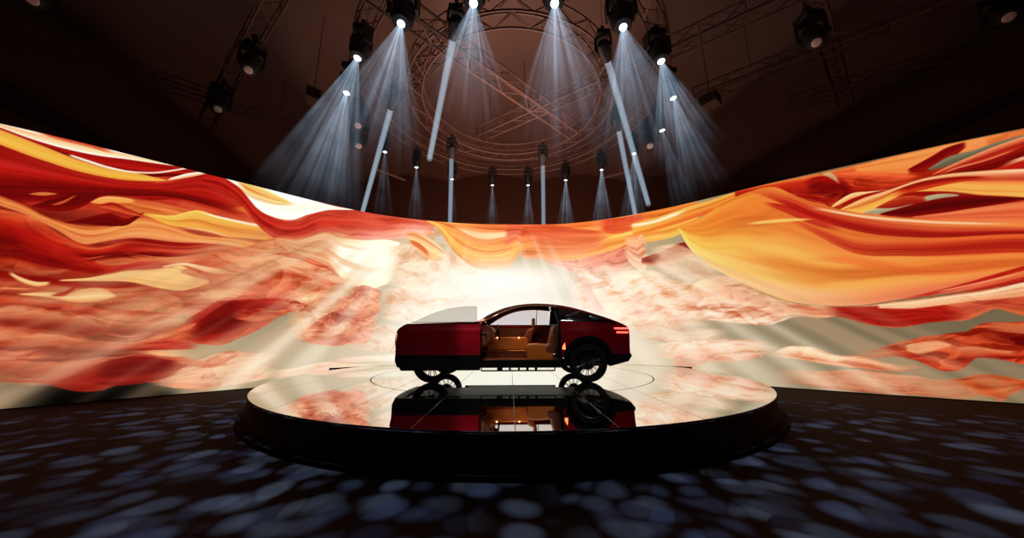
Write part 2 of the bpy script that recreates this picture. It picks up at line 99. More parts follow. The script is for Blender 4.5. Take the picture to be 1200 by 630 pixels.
([(4.26,5.169),(4.86,5.219),(5.72,5.378),(6.33,5.431),(6.82,5.5)],[(4.23,4.676),(4.82,4.771),(5.45,4.882),(6.12,5.007),(6.78,5.14)],[(246,210,130),(242,170,80),(240,160,70)],[(242,180,90),(240,160,70),(222,92,44)],0.35,0,1,0.014,0),
([(4.13,5.132),(4.85,5.129),(5.4,5.25),(5.75,5.309)],[(4.13,5.039),(4.84,5.039),(5.39,5.135),(5.75,5.252)],[(255,250,244),(250,220,170)],[(255,250,244),(250,220,170)],0.1,0,0.9,0.01,0),
([(6.66,5.513),(7.26,5.494),(7.83,5.465),(8.59,5.457),(9.28,5.476),(9.9,5.48),(10.66,5.473),(11.68,5.516),(12.93,5.518)],[(6.64,5.303),(7.22,5.073),(7.74,4.691),(8.43,4.108),(9.25,3.752),(10.31,3.379),(11.22,3.072),(12.35,2.716)],[(232,140,74),(196,50,24),(170,30,16),(214,90,50)],[(236,150,86),(206,84,44),(150,20,12),(226,138,78)],0.55,0,1,0.015,0.25),
([(8.59,5.434),(9.28,5.455),(9.9,5.461),(10.28,5.455)],[(8.56,5.169),(9,5.06),(9.31,4.96),(10.25,5.227)],[(240,166,92),(236,146,78)],[(244,176,110),(236,150,86)],0.2,0,1,0.015,0),
([(9.26,5.069),(9.57,5.265),(9.81,5.414),(10.01,5.451)],[(9.24,4.987),(9.52,4.944),(9.77,5.098),(10,5.334)],[(150,22,12),(176,36,20)],[(150,22,12),(176,36,20)],0.35,0,1,0.014,0),
([(9.49,4.999),(9.76,5.185),(10.06,5.225),(10.35,5.304),(10.63,5.344),(11.16,5.352)],[(9.48,4.959),(9.73,4.968),(10.03,5.072),(10.34,5.191),(10.62,5.252),(11.14,5.246)],[(150,144,118),(120,112,90)],[(150,144,118),(120,112,90)],0.15,0,1,0.012,0),
([(8.21,5.334),(8.57,5.302),(9.01,5.102),(9.46,4.839)],[(8.19,5.197),(8.53,4.928),(8.95,4.683),(9.45,4.719)],[(226,110,60),(214,84,46)],[(226,110,60),(214,84,46)],0.6,0,0.95,0.015,0.3),
([(7.81,5.347),(8.14,5.359),(8.43,5.104),(8.57,4.82)],[(7.78,5.018),(8.08,4.767),(8.37,4.619),(8.56,4.691)],[(196,40,22),(140,16,10),(206,80,46)],[(196,40,22),(140,16,10),(206,80,46)],0.6,0,0.9,0.02,0.4),
([(8.13,5.438),(8.27,5.378),(8.36,5.132)],[(8.12,5.415),(8.26,5.219),(8.35,5.042)],[(206,190,150),(206,190,150)],[(206,190,150),(206,190,150)],0.1,0,0.8,0.012,0),
([(9.52,4.84),(9.78,4.989),(10.04,5.11),(10.34,5.228),(10.63,5.307),(11.66,5.431)],[(9.51,4.801),(9.74,4.716),(9.98,4.728),(10.24,4.731),(10.55,4.832),(11.55,4.845)],[(240,176,130),(196,56,34),(150,22,14),(120,12,8)],[(240,176,130),(196,56,34),(150,22,14),(120,12,8)],0.45,0,1,0.012,0),
([(9.56,4.802),(9.82,4.912),(10.11,4.96),(10.6,5.123)],[(9.56,4.783),(9.81,4.873),(10.11,4.922),(10.59,5.087)],[(240,170,120),(240,170,120)],[(240,170,120),(240,170,120)],0.1,0,0.8,0.01,0),
([(10.25,4.75),(10.42,4.843),(10.56,4.886),(11.57,4.928)],[(10.24,4.713),(10.41,4.77),(10.55,4.814),(11.55,4.828)],[(246,200,160),(246,200,160)],[(246,200,160),(246,200,160)],0.1,0,0.9,0.01,0),
([(10.17,4.701),(10.54,4.76),(11.52,4.679)],[(10.16,4.645),(10.52,4.633),(11.47,4.433)],[(200,40,30),(200,40,30)],[(200,40,30),(200,40,30)],0.3,0,0.9,0.012,0),
([(8.16,4.506),(8.31,4.639),(8.47,4.744),(8.73,4.717),(9.01,4.665)],[(8.15,4.461),(8.3,4.529),(8.49,4.624),(8.72,4.633),(9,4.623)],[(250,222,170),(240,180,110)],[(250,222,170),(240,180,110)],0.1,0,1,0.01,0),
([(8.29,4.507),(8.55,4.647),(8.84,4.679),(9.06,4.646)],[(8.29,4.42),(8.54,4.518),(8.83,4.553),(9.05,4.564)],[(170,24,14),(200,60,30)],[(170,24,14),(200,60,30)],0.3,0,1,0.012,0),
([(8.26,4.383),(8.62,4.578),(8.95,4.662),(9.43,4.79),(9.7,4.792),(9.98,4.747),(10.52,4.615),(11.54,4.376)],[(8.25,4.361),(8.57,4.199),(8.79,4.261),(9.08,4.488),(9.55,4.435),(10.03,4.181),(10.42,4.027),(11.39,3.607)],[(250,226,180),(242,184,96),(240,176,84),(244,190,100)],[(250,220,180),(206,60,50),(240,180,100),(242,190,110)],0.3,0,1,0.012,0),
([(8.94,4.6),(9.42,4.73),(9.79,4.699),(10.19,4.574)],[(8.93,4.476),(9.39,4.53),(9.77,4.565),(10.18,4.518)],[(176,30,16),(206,66,34)],[(176,30,16),(206,66,34)],0.3,0,0.9,0.014,0),
([(8.57,4.22),(8.9,4.29),(9.22,4.294),(9.39,4.365),(9.66,4.34),(9.77,4.282)],[(8.57,4.199),(8.88,4.064),(9.17,4.021),(9.36,4.129),(9.64,4.205),(9.77,4.263)],[(190,180,150),(176,166,136)],[(190,180,150),(176,166,136)],0.1,0,1,0.01,0),
([(8.75,4.295),(9.03,4.441),(9.24,4.434),(9.4,4.343)],[(8.75,4.274),(9,4.217),(9.22,4.234),(9.38,4.205)],[(206,90,50),(176,50,30)],[(206,90,50),(176,50,30)],0.4,0.005,1,0.01,0.2),
([(8.78,4.133),(9.11,4.205),(9.35,4.253),(9.63,4.269),(9.91,4.22),(10.42,4.027),(11.41,3.67)],[(8.78,4.092),(9.16,3.942),(9.48,3.932),(9.86,3.922),(10.41,3.974),(11.4,3.638)],[(150,24,14),(120,10,6),(140,14,10)],[(150,24,14),(120,10,6),(140,14,10)],0.3,0,1,0.012,0),
([(9.16,3.942),(9.48,3.932),(9.87,3.941),(10.4,3.938),(11.42,3.734)],[(9.15,3.922),(9.56,3.77),(9.91,3.641),(10.33,3.501),(11.33,3.261)],[(238,150,104),(226,116,74),(236,140,90)],[(238,150,104),(226,116,74),(236,140,90)],0.25,0,1,0.012,0),
([(5.44,4.796),(5.94,4.929),(6.48,5.26),(6.96,5.387),(7.32,5.366),(7.76,4.877),(8.17,4.48),(8.57,4.199),(9.3,3.842),(10.34,3.518),(11.33,3.261),(12.42,3.034)],[(5.44,4.739),(5.56,4.278),(5.87,3.626),(6.36,2.985),(6.87,2.472),(7.29,2.176),(7.79,2.025),(8.17,1.995),(8.83,2.098),(9.42,2.19),(10.14,2.323),(11.19,2.488),(12.34,2.648)],[(240,168,72),(238,160,70),(244,190,86),(246,200,96),(250,214,112),(255,238,168)],[(240,150,90),(222,96,50),(200,50,30),(228,118,62),(226,120,66),(200,40,30)],0.3,0,1,0.016,0),
([(6.79,5.513),(7.11,5.453),(7.51,5.116),(7.99,4.607),(8.56,4.156),(9.25,3.752),(10.32,3.414),(11.31,3.136)],[(6.78,5.461),(7.09,5.227),(7.48,4.78),(7.95,4.202),(8.51,3.736),(9.21,3.442),(10.3,3.275),(11.28,2.98)],[(240,150,84),(226,110,64),(206,50,40),(190,40,34)],[(240,150,100),(222,100,66),(170,24,20),(150,20,16)],0.35,0,0.9,0.02,0),
([(7.12,5.012),(7.48,4.78),(7.84,4.42),(8.3,4.012)],[(7.11,4.937),(7.46,4.59),(7.81,4.147),(8.27,3.797)],[(190,30,26),(206,70,50)],[(190,30,26),(206,70,50)],0.3,0,0.8,0.025,0),
([(7.26,4.706),(7.81,4.147),(8.37,3.599),(9,3.41),(10.29,3.241),(11.28,2.98)],[(7.25,4.658),(7.79,3.922),(8.32,3.264),(8.96,3.057),(10.24,2.898),(11.22,2.672)],[(232,140,70),(200,54,34),(222,100,50)],[(222,92,44),(160,20,16),(190,40,26)],0.4,0,0.75,0.03,0),
([(7.74,4.691),(8.16,4.413),(8.56,4.156),(9.29,3.823),(10.33,3.483)],[(7.73,4.621),(8.15,4.347),(8.55,4.093),(9.29,3.764),(10.33,3.449)],[(250,214,180),(250,214,180)],[(250,214,180),(250,214,180)],0.1,0,0.85,0.01,0),
([(6.72,4.478),(7.44,4.401),(7.95,4.246)],[(6.72,4.428),(7.43,4.307),(7.95,4.224)],[(252,224,140),(252,224,140)],[(252,224,140),(252,224,140)],0.1,0,0.7,0.014,0),
([(7.59,3.324),(8.31,3.181),(9.12,2.792),(10.23,2.83)],[(7.58,3.235),(8.29,2.973),(9.1,2.603),(10.2,2.66)],[(232,120,60),(232,120,60)],[(232,120,60),(232,120,60)],0.3,0,0.5,0.05,0),
([(8.73,2.107),(9.24,2.246),(9.73,2.443),(10.19,2.626),(11.25,2.826)],[(8.72,2.05),(9.23,2.173),(9.72,2.355),(10.18,2.541),(11.23,2.733)],[(190,30,30),(200,40,30)],[(190,30,30),(200,40,30)],0.2,0,0.85,0.012,0),
([(9.14,2.2),(9.63,2.348),(10.18,2.525)],[(9.14,2.164),(9.62,2.313),(10.17,2.491)],[(246,190,140),(246,190,140)],[(246,190,140),(246,190,140)],0.1,0,0.8,0.01,0),
([(9.23,2.136),(9.71,2.268),(10.16,2.424),(11.22,2.672)],[(9.22,2.063),(9.69,2.181),(10.14,2.323),(11.2,2.58)],[(210,70,40),(180,24,20)],[(210,70,40),(180,24,20)],0.3,0,0.8,0.012,0),
([(5.4,2.761),(5.96,3.027),(6.43,2.874),(6.87,2.449),(7.29,2.154),(7.79,2.004),(8.17,1.975),(8.82,2.06),(9.42,2.154),(10.14,2.306),(11.18,2.458),(12.31,2.511)],[(5.38,2.442),(5.86,1.838),(6.32,1.668),(6.79,1.648),(7.26,1.825),(7.6,1.742),(8.02,1.741),(8.3,1.569),(8.66,1.482),(9.05,1.58),(9.47,1.599),(9.79,1.808),(10.04,1.659),(11.02,1.586),(12.11,1.545)],[(240,210,176),(236,190,150),(230,170,130)],[(206,120,80),(200,60,36),(206,90,50)],0.5,0.02,1,0.015,0.3),
([(7.58,1.999),(8.17,1.975),(8.55,1.966),(8.95,2.012),(9.38,1.869),(9.62,1.714)],[(7.56,1.829),(8.01,1.721),(8.3,1.569),(8.66,1.482),(9.04,1.562),(9.61,1.645)],[(200,56,36),(196,44,30),(190,40,26)],[(200,56,36),(196,44,30),(190,40,26)],0.45,0.01,1,0.02,0.25),
([(7,2.044),(7.33,2.105),(7.7,1.99),(7.99,1.927)],[(6.97,1.775),(7.3,1.844),(7.67,1.738),(7.97,1.744)],[(226,140,100),(236,170,130)],[(226,140,100),(236,170,130)],0.5,0.01,0.9,0.02,0.4),
([(8.48,1.991),(8.82,2.022),(9.32,2.109),(9.78,2.189),(10.14,2.306),(11.17,2.397)],[(8.47,1.913),(8.93,1.882),(9.2,1.918),(9.57,1.979),(10.1,2.039),(11.12,2.124)],[(246,214,176),(240,190,150)],[(240,206,180),(232,160,110)],0.3,0.005,1,0.012,0.15),
([(4.84,2.049),(5.39,2.575),(5.82,2.971),(6.36,2.985),(6.7,2.637),(7.02,2.27),(7.32,1.996),(7.68,1.864)],[(4.84,1.995),(5.33,1.865),(5.72,1.795),(6.17,1.723),(6.88,1.599),(7.29,1.757),(7.68,1.78)],[(240,200,170),(232,176,146),(244,216,196)],[(240,200,170),(232,176,146),(244,216,196)],0.6,0.03,0.9,0.02,0.6),
([(3.1,3.209),(4.14,3.357),(5.23,3.055),(5.94,2.771)],[(3.07,2.603),(4.05,1.918),(5.13,1.716),(5.86,1.838)],[(250,226,206),(240,196,170)],[(250,226,206),(240,196,170)],0.6,0.03,0.7,0.04,0.6),
([(4.49,1.034),(5.28,1.144),(6.13,1.197),(6.75,1.153),(7.05,1.026)],[(4.46,0.663),(5.24,0.638),(6.08,0.584),(6.59,0.704),(7.05,0.983)],[(246,214,190),(236,170,140)],[(246,214,190),(236,170,140)],0.6,0.03,0.85,0.015,0.6),
([(4.93,0.499),(5.25,0.84),(5.62,0.948),(5.95,0.908)],[(4.9,0.119),(5.2,0.239),(5.58,0.459),(5.93,0.717)],[(226,140,110),(226,140,110)],[(226,140,110),(226,140,110)],0.5,0.03,0.6,0.03,0.5),
([(7.87,0.843),(8.16,0.949),(8.71,1.183),(8.95,1.292),(9.26,1.325),(9.44,1.374),(9.6,1.525),(9.72,1.555),(10.02,1.528),(11,1.468),(12.09,1.44)],[(7.86,0.803),(8.25,0.8),(8.73,0.801),(8.92,0.669),(9.03,0.589),(9.28,0.605),(9.43,0.797),(9.66,0.839),(9.89,0.737),(10.85,0.653),(11.92,0.661)],[(214,100,60),(206,86,48),(190,56,28)],[(200,80,40),(216,96,52),(190,50,24)],0.75,0.035,1,0.012,0.7),
([(8.7,1.091),(8.95,1.166),(9.14,1.167),(9.23,1.098)],[(8.68,0.981),(8.82,0.913),(8.97,0.952),(9.23,1.08)],[(244,186,140),(236,160,110)],[(244,186,140),(236,160,110)],0.4,0.008,1,0.012,0.2),
([(9.21,1.028),(9.44,1.066),(9.69,1.004),(9.93,0.977)],[(9.21,0.993),(9.42,0.897),(9.68,0.905),(9.92,0.881)],[(240,170,120),(206,80,40)],[(240,170,120),(206,80,40)],0.4,0.01,0.9,0.012,0.3),
([(9.53,1.51),(9.77,1.537),(10.01,1.496),(10.99,1.439)],[(9.51,1.356),(9.74,1.369),(9.99,1.317),(10.96,1.233)],[(214,130,86),(206,120,80)],[(214,130,86),(206,120,80)],0.2,0.005,0.9,0.012,0),
([(6.78,0.801),(7.04,1.004),(7.45,1.033),(7.82,0.841),(8.17,0.816),(8.33,0.729),(8.66,0.654),(8.93,0.757)],[(6.78,0.779),(7.01,0.768),(7.41,0.683),(7.79,0.604),(8.26,0.538),(8.64,0.528),(8.91,0.616)],[(248,216,190),(238,186,150)],[(244,190,150),(214,110,70)],0.6,0.015,1,0.012,0.5),
([(6.73,0.256),(6.98,0.427),(7.51,0.447),(8.08,0.526),(8.49,0.463),(8.74,0.446),(8.93,0.375),(9.26,0.453),(9.39,0.512),(9.62,0.513),(9.85,0.451),(10.81,0.453),(11.87,0.406)],[(6.72,0.212),(7.41,0.08),(8.31,0.03),(8.84,0.041),(9.21,0.052),(9.44,0.111),(9.58,0.034),(9.7,0.187),(9.82,0.278),(10.78,0.282),(11.85,0.28)],[(230,170,136),(224,160,124)],[(210,110,60),(204,96,44)],0.4,0.015,0.85,0.015,0.35),
([(8.94,0.358),(9.26,0.453),(9.39,0.512),(9.62,0.513),(9.85,0.435),(10.81,0.424)],[(8.92,0.254),(9.22,0.218),(9.39,0.138),(9.7,0.187),(9.82,0.294),(10.79,0.311)],[(204,100,50),(214,110,56)],[(204,100,50),(214,110,56)],0.45,0.015,1,0.015,0.3),
]
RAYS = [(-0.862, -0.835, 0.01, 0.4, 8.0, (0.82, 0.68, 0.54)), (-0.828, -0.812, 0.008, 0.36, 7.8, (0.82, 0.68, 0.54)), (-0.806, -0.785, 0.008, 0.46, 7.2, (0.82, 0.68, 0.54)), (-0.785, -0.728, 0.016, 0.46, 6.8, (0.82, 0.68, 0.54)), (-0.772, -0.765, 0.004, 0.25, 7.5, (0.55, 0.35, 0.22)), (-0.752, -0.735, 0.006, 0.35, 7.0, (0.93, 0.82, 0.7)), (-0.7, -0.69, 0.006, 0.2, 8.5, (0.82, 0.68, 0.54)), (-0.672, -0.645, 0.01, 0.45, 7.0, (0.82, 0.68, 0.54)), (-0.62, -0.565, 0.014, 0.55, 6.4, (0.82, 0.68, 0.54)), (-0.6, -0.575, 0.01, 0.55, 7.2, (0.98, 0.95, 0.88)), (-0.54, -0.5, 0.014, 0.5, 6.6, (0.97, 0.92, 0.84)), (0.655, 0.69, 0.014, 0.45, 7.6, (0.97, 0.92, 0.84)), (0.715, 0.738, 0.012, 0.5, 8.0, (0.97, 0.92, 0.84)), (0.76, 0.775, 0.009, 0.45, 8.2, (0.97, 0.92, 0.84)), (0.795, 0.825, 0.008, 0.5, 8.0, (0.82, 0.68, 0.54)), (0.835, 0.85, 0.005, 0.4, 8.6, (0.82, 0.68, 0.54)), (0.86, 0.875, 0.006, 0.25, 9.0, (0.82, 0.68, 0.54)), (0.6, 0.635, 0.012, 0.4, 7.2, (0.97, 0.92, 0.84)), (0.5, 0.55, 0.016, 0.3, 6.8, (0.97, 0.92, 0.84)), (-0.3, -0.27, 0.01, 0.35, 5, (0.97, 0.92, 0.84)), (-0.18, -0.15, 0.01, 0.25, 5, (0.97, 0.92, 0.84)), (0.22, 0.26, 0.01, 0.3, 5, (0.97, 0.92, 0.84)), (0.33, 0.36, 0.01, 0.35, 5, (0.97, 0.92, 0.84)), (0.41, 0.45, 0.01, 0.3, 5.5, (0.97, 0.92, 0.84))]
GLOWS = [(-0.2, 1.3, 5.2, 1.6, 0.6, (1.0, 0.965, 0.9)), (0.1, 1.7, 3.6, 2.0, 0.92, (1.0, 0.99, 0.97)), (-0.1, 3.35, 2.4, 0.55, 0.9, (1.0, 0.99, 0.97)), (-0.3, 0.6, 6.6, 0.7, 0.55, (1.0, 0.95, 0.88)), (-4.5, 4.0, 0.6, 0.75, 0.8, (1, 0.985, 0.92)), (0.4, 3.6, 6.0, 0.5, 0.25, (1.0, 0.95, 0.88))]
# ---- painter for the film on the LED wall: everything in wall metres (x across, z up) ----
def _hash(ix, iy, seed):
    h = (ix.astype(np.int64)*374761393 + iy.astype(np.int64)*668265263 + seed*1442695041) & 0xffffffff
    h = ((h ^ (h >> 13))*1274126177) & 0xffffffff
    return ((h ^ (h >> 16)) & 0xffff)/65535.0
def vnoise(x, y, seed=0):
    ix = np.floor(x); iy = np.floor(y); fx = x-ix; fy = y-iy
    fx = fx*fx*fx*(fx*(fx*6-15)+10); fy = fy*fy*fy*(fy*(fy*6-15)+10)
    ix = ix.astype(np.int64); iy = iy.astype(np.int64)
    a = _hash(ix, iy, seed); b = _hash(ix+1, iy, seed); c = _hash(ix, iy+1, seed); d = _hash(ix+1, iy+1, seed)
    return (a+(b-a)*fx)*(1-fy)+(c+(d-c)*fx)*fy
def fbm(x, y, seed=0, o=3):
    s = 0; a = .5; t = 0
    for i in range(o):
        s = s+a*vnoise(x, y, seed+i*17); t += a; a *= .5; x = x*2.03+3.1; y = y*2.03+1.7
    return s/t
def facets(x, y, seed=0):
    # crumpled cloth: every cell of a jittered grid is a little plane tilted its own way
    ix = np.floor(x).astype(np.int64); iy = np.floor(y).astype(np.int64)
    best = np.full(x.shape, 9.); val = np.zeros(x.shape); sec = np.full(x.shape, 9.)
    for dx in (-1, 0, 1):
        for dy in (-1, 0, 1):
            cx = ix+dx; cy = iy+dy
            px = x-(cx+_hash(cx, cy, seed)); py = y-(cy+_hash(cx, cy, seed+3))
            d = px*px+py*py; an = _hash(cx, cy, seed+5)*6.283
            v = np.cos(an)*px+np.sin(an)*py+(_hash(cx, cy, seed+7)-.5)*.7
            nb = d < best; sec = np.where(nb, best, np.minimum(sec, d)); val = np.where(nb, v, val); best = np.where(nb, d, best)
    edge = np.sqrt(sec)-np.sqrt(best)
    return val*1.1+.35*np.exp(-(edge/.06)**2)-.08
def hermite(xs, ys, t):
    xs = np.asarray(xs, float); ys = np.asarray(ys, float)
    if len(xs) < 3: return np.interp(t, xs, ys)
    m = np.gradient(ys, xs)
    i = np.clip(np.searchsorted(xs, t)-1, 0, len(xs)-2); h = xs[i+1]-xs[i]; u = np.clip((t-xs[i])/h, 0, 1)
    return (2*u**3-3*u**2+1)*ys[i]+(u**3-2*u**2+u)*h*m[i]+(-2*u**3+3*u**2)*ys[i+1]+(u**3-u**2)*h*m[i+1]
def sstep(e0, e1, x):
    t = np.clip((x-e0)/(e1-e0), 0, 1); return t*t*(3-2*t)
def ribbon(img, X, Z, r, k):
    up, lo, cl, crt, fold, rag, alpha, fe, mess = r
    fe = max(fe, .013)
    x0 = max(up[0][0], lo[0][0]); x1 = min(up[-1][0], lo[-1][0])
    m = (X >= x0-.1) & (X <= x1+.1)
    z0 = min(q[1] for q in lo)-rag*2-.3; z1 = max(q[1] for q in up)+rag*2+.3
    m &= (Z > z0) & (Z < z1)
    if not m.any(): return
    x = X[m]; z = Z[m]
    xw = x+.05*(fbm(x*1.5, z*1.5, k)-.5)
    zu = hermite([q[0] for q in up], [q[1] for q in up], np.clip(xw, up[0][0], up[-1][0]))
    zl = hermite([q[0] for q in lo], [q[1] for q in lo], np.clip(xw, lo[0][0], lo[-1][0]))
    if rag > 0:
        zu = zu+rag*2*(fbm(x*3.0, z*.8, k+5, 4)-.5)+rag*.8*(fbm(x*9.0, z*2, k+6, 2)-.5)
        zl = zl+rag*2*(fbm(x*3.0, z*.8, k+9, 4)-.5)+rag*.8*(fbm(x*9.0, z*2, k+8, 2)-.5)
    th = np.maximum(zu-zl, 1e-3); w = np.clip((zu-z)/th, 0, 1)
    t = np.clip((x-x0)/max(x1-x0, 1e-3), 0, 1)
    fx = min(.9, .22*(x1-x0)) if (alpha < 1 or fe >= .02 or mess > .25) and x1-x0 > .5 else fe*3
    a = sstep(-fe, fe, zu-z)*sstep(-fe, fe, z-zl)*sstep(-.02, fx, x-x0+.25*fx*(fbm(x*2, z*5, k+2)-.5))*sstep(-.02, fx, x1-x+.25*fx*(fbm(x*2, z*5, k+4)-.5))*alpha
    # fold pattern follows the cloth: along w, slowly changing along x, crumpled where mess is high
    ww = w+mess*(fbm(x*1.3, z*1.6, k+21, 3)-.5)*1.5
    n = fbm(ww*5.5+.6*fbm(x*.5, z*.3, k+3)*3, x*.35+mess*z*1.5, k+31, 3)
    n2 = fbm(ww*17., x*.8+mess*z*2, k+41, 2)
    sh = (n-.5)*1.9+(n2-.5)*.7
    if mess > 0:
        px = x*1.25+.9*(fbm(x*.9, z*1.3, k+61, 3)-.5)*2; pz = z*2.3+x*.5*np.sin(k)+1.1*(fbm(x*1.1, z*1.2, k+67, 3)-.5)*2
        sh = sh*(1-.5*mess)+mess*(facets(px, pz, k+71)*.95+facets(px*2.3+5, pz*2.1, k+79)*.6)
        rd = 1-np.abs(fbm(x*1.5+ww*1.5, z*3.2, k+51, 4)*2-1); sh = sh+mess*(rd**4-.42)*.8
    wc = np.clip(w+.30*fold*(n-.5)*2+mess*.30*np.clip(sh, -1, 1), 0, 1)*(len(cl)-1)
    i = np.clip(wc.astype(int), 0, max(len(cl)-2, 0)); f_ = (wc-i)[:, None]; f_ = f_*f_*(3-2*f_)
    A = np.array(cl, float)/255; B = np.array(crt, float)/255
    j = np.minimum(i+1, len(cl)-1)
    c = (A[i]*(1-f_)+A[j]*f_)*(1-t[:, None])+(B[i]*(1-f_)+B[j]*f_)*t[:, None]
    s = (fold*sh)[:, None]
    lum = c.mean(1, keepdims=True)
    hi = c*1.15+np.array([.16, .13, .06])+(np.array([1, .9, .74])-c)*(lum*.75)
    c = np.where(s > 0, c+(hi-c)*np.clip(s*.8, 0, .9), c*np.clip(1+np.clip(s, -.8, 0)*(np.array([.22, .92, 1.5])*lum+np.array([.7, 1.2, 1.2])*(1-lum)), .0, 1))
    img[m] = img[m]*(1-a[:, None])+c*a[:, None]
def paint(X, Z):
    img = np.zeros(X.shape+(3,))
    # backdrop: beige mist, dark low on the left
    b = np.array([186, 168, 134])/255*(.84+.25*fbm(X*.4, Z*.6, 7))[..., None]
    img[:] = b*(1-.20*sstep(5.5, 9.5, np.abs(X))*np.array([.7, 1., 1.3]))[...,:] if False else b*(1-.22*sstep(5., 9., np.abs(X)))[..., None]
    dk = sstep(1.9, .9, Z)*sstep(-7.6, -8.0, X+.4*Z)*sstep(-9.6, -8.9, X)
    img *= (1-.9*dk)[..., None]
    for k, r in enumerate(SHAPES): ribbon(img, X, Z, r, k*7+1)
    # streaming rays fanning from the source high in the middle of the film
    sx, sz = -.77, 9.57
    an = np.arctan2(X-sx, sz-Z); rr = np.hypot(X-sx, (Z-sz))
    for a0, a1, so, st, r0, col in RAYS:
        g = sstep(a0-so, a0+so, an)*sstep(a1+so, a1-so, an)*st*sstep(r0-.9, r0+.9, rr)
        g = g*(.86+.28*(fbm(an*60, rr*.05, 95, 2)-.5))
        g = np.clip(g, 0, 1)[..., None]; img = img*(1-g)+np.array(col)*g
    for gx, gz, rx, rz, st, col in GLOWS:
        g = st*np.exp(-(((X-gx)/rx)**2+((Z-gz)/rz)**2))[..., None]
        g = np.clip(g, 0, 1); img = img*(1-g)+np.array(col)*g
    img = np.clip(img, 0, 1); lu = img.mean(-1, keepdims=True)
    img = lu+(img-lu)*1.05; img = np.clip(img+(img-.60)*.15, 0, 1)
    of = sstep(2., 7., np.abs(X))[..., None]; img = img**(1+.30*of)
    lu = img.mean(-1, keepdims=True); img = lu+(img-lu)*(1-.15*of)
    return np.clip(img, 0, 1)
# =====================================================================
# helpers
# =====================================================================
sc = bpy.context.scene
col = sc.collection
PI = math.pi
V = Vector

def link(o, parent=None):
    col.objects.link(o)
    if parent is not None: o.parent = parent
    return o
def tag(o, label=None, cat=None, group=None, kind=None):
    if label: o['label'] = label
    if cat: o['category'] = cat
    if group: o['group'] = group
    if kind: o['kind'] = kind
    return o
def empty(name, loc=(0, 0, 0), rz=0):
    o = bpy.data.objects.new(name, None); o.location = loc; o.rotation_euler = (0, 0, rz); o.empty_display_size = .2
    return link(o)
def copy_tree(o, parent=None):
    c = o.copy(); link(c, parent)
    for ch in [q for q in bpy.data.objects if q.parent == o]: copy_tree(ch, c)
    return c

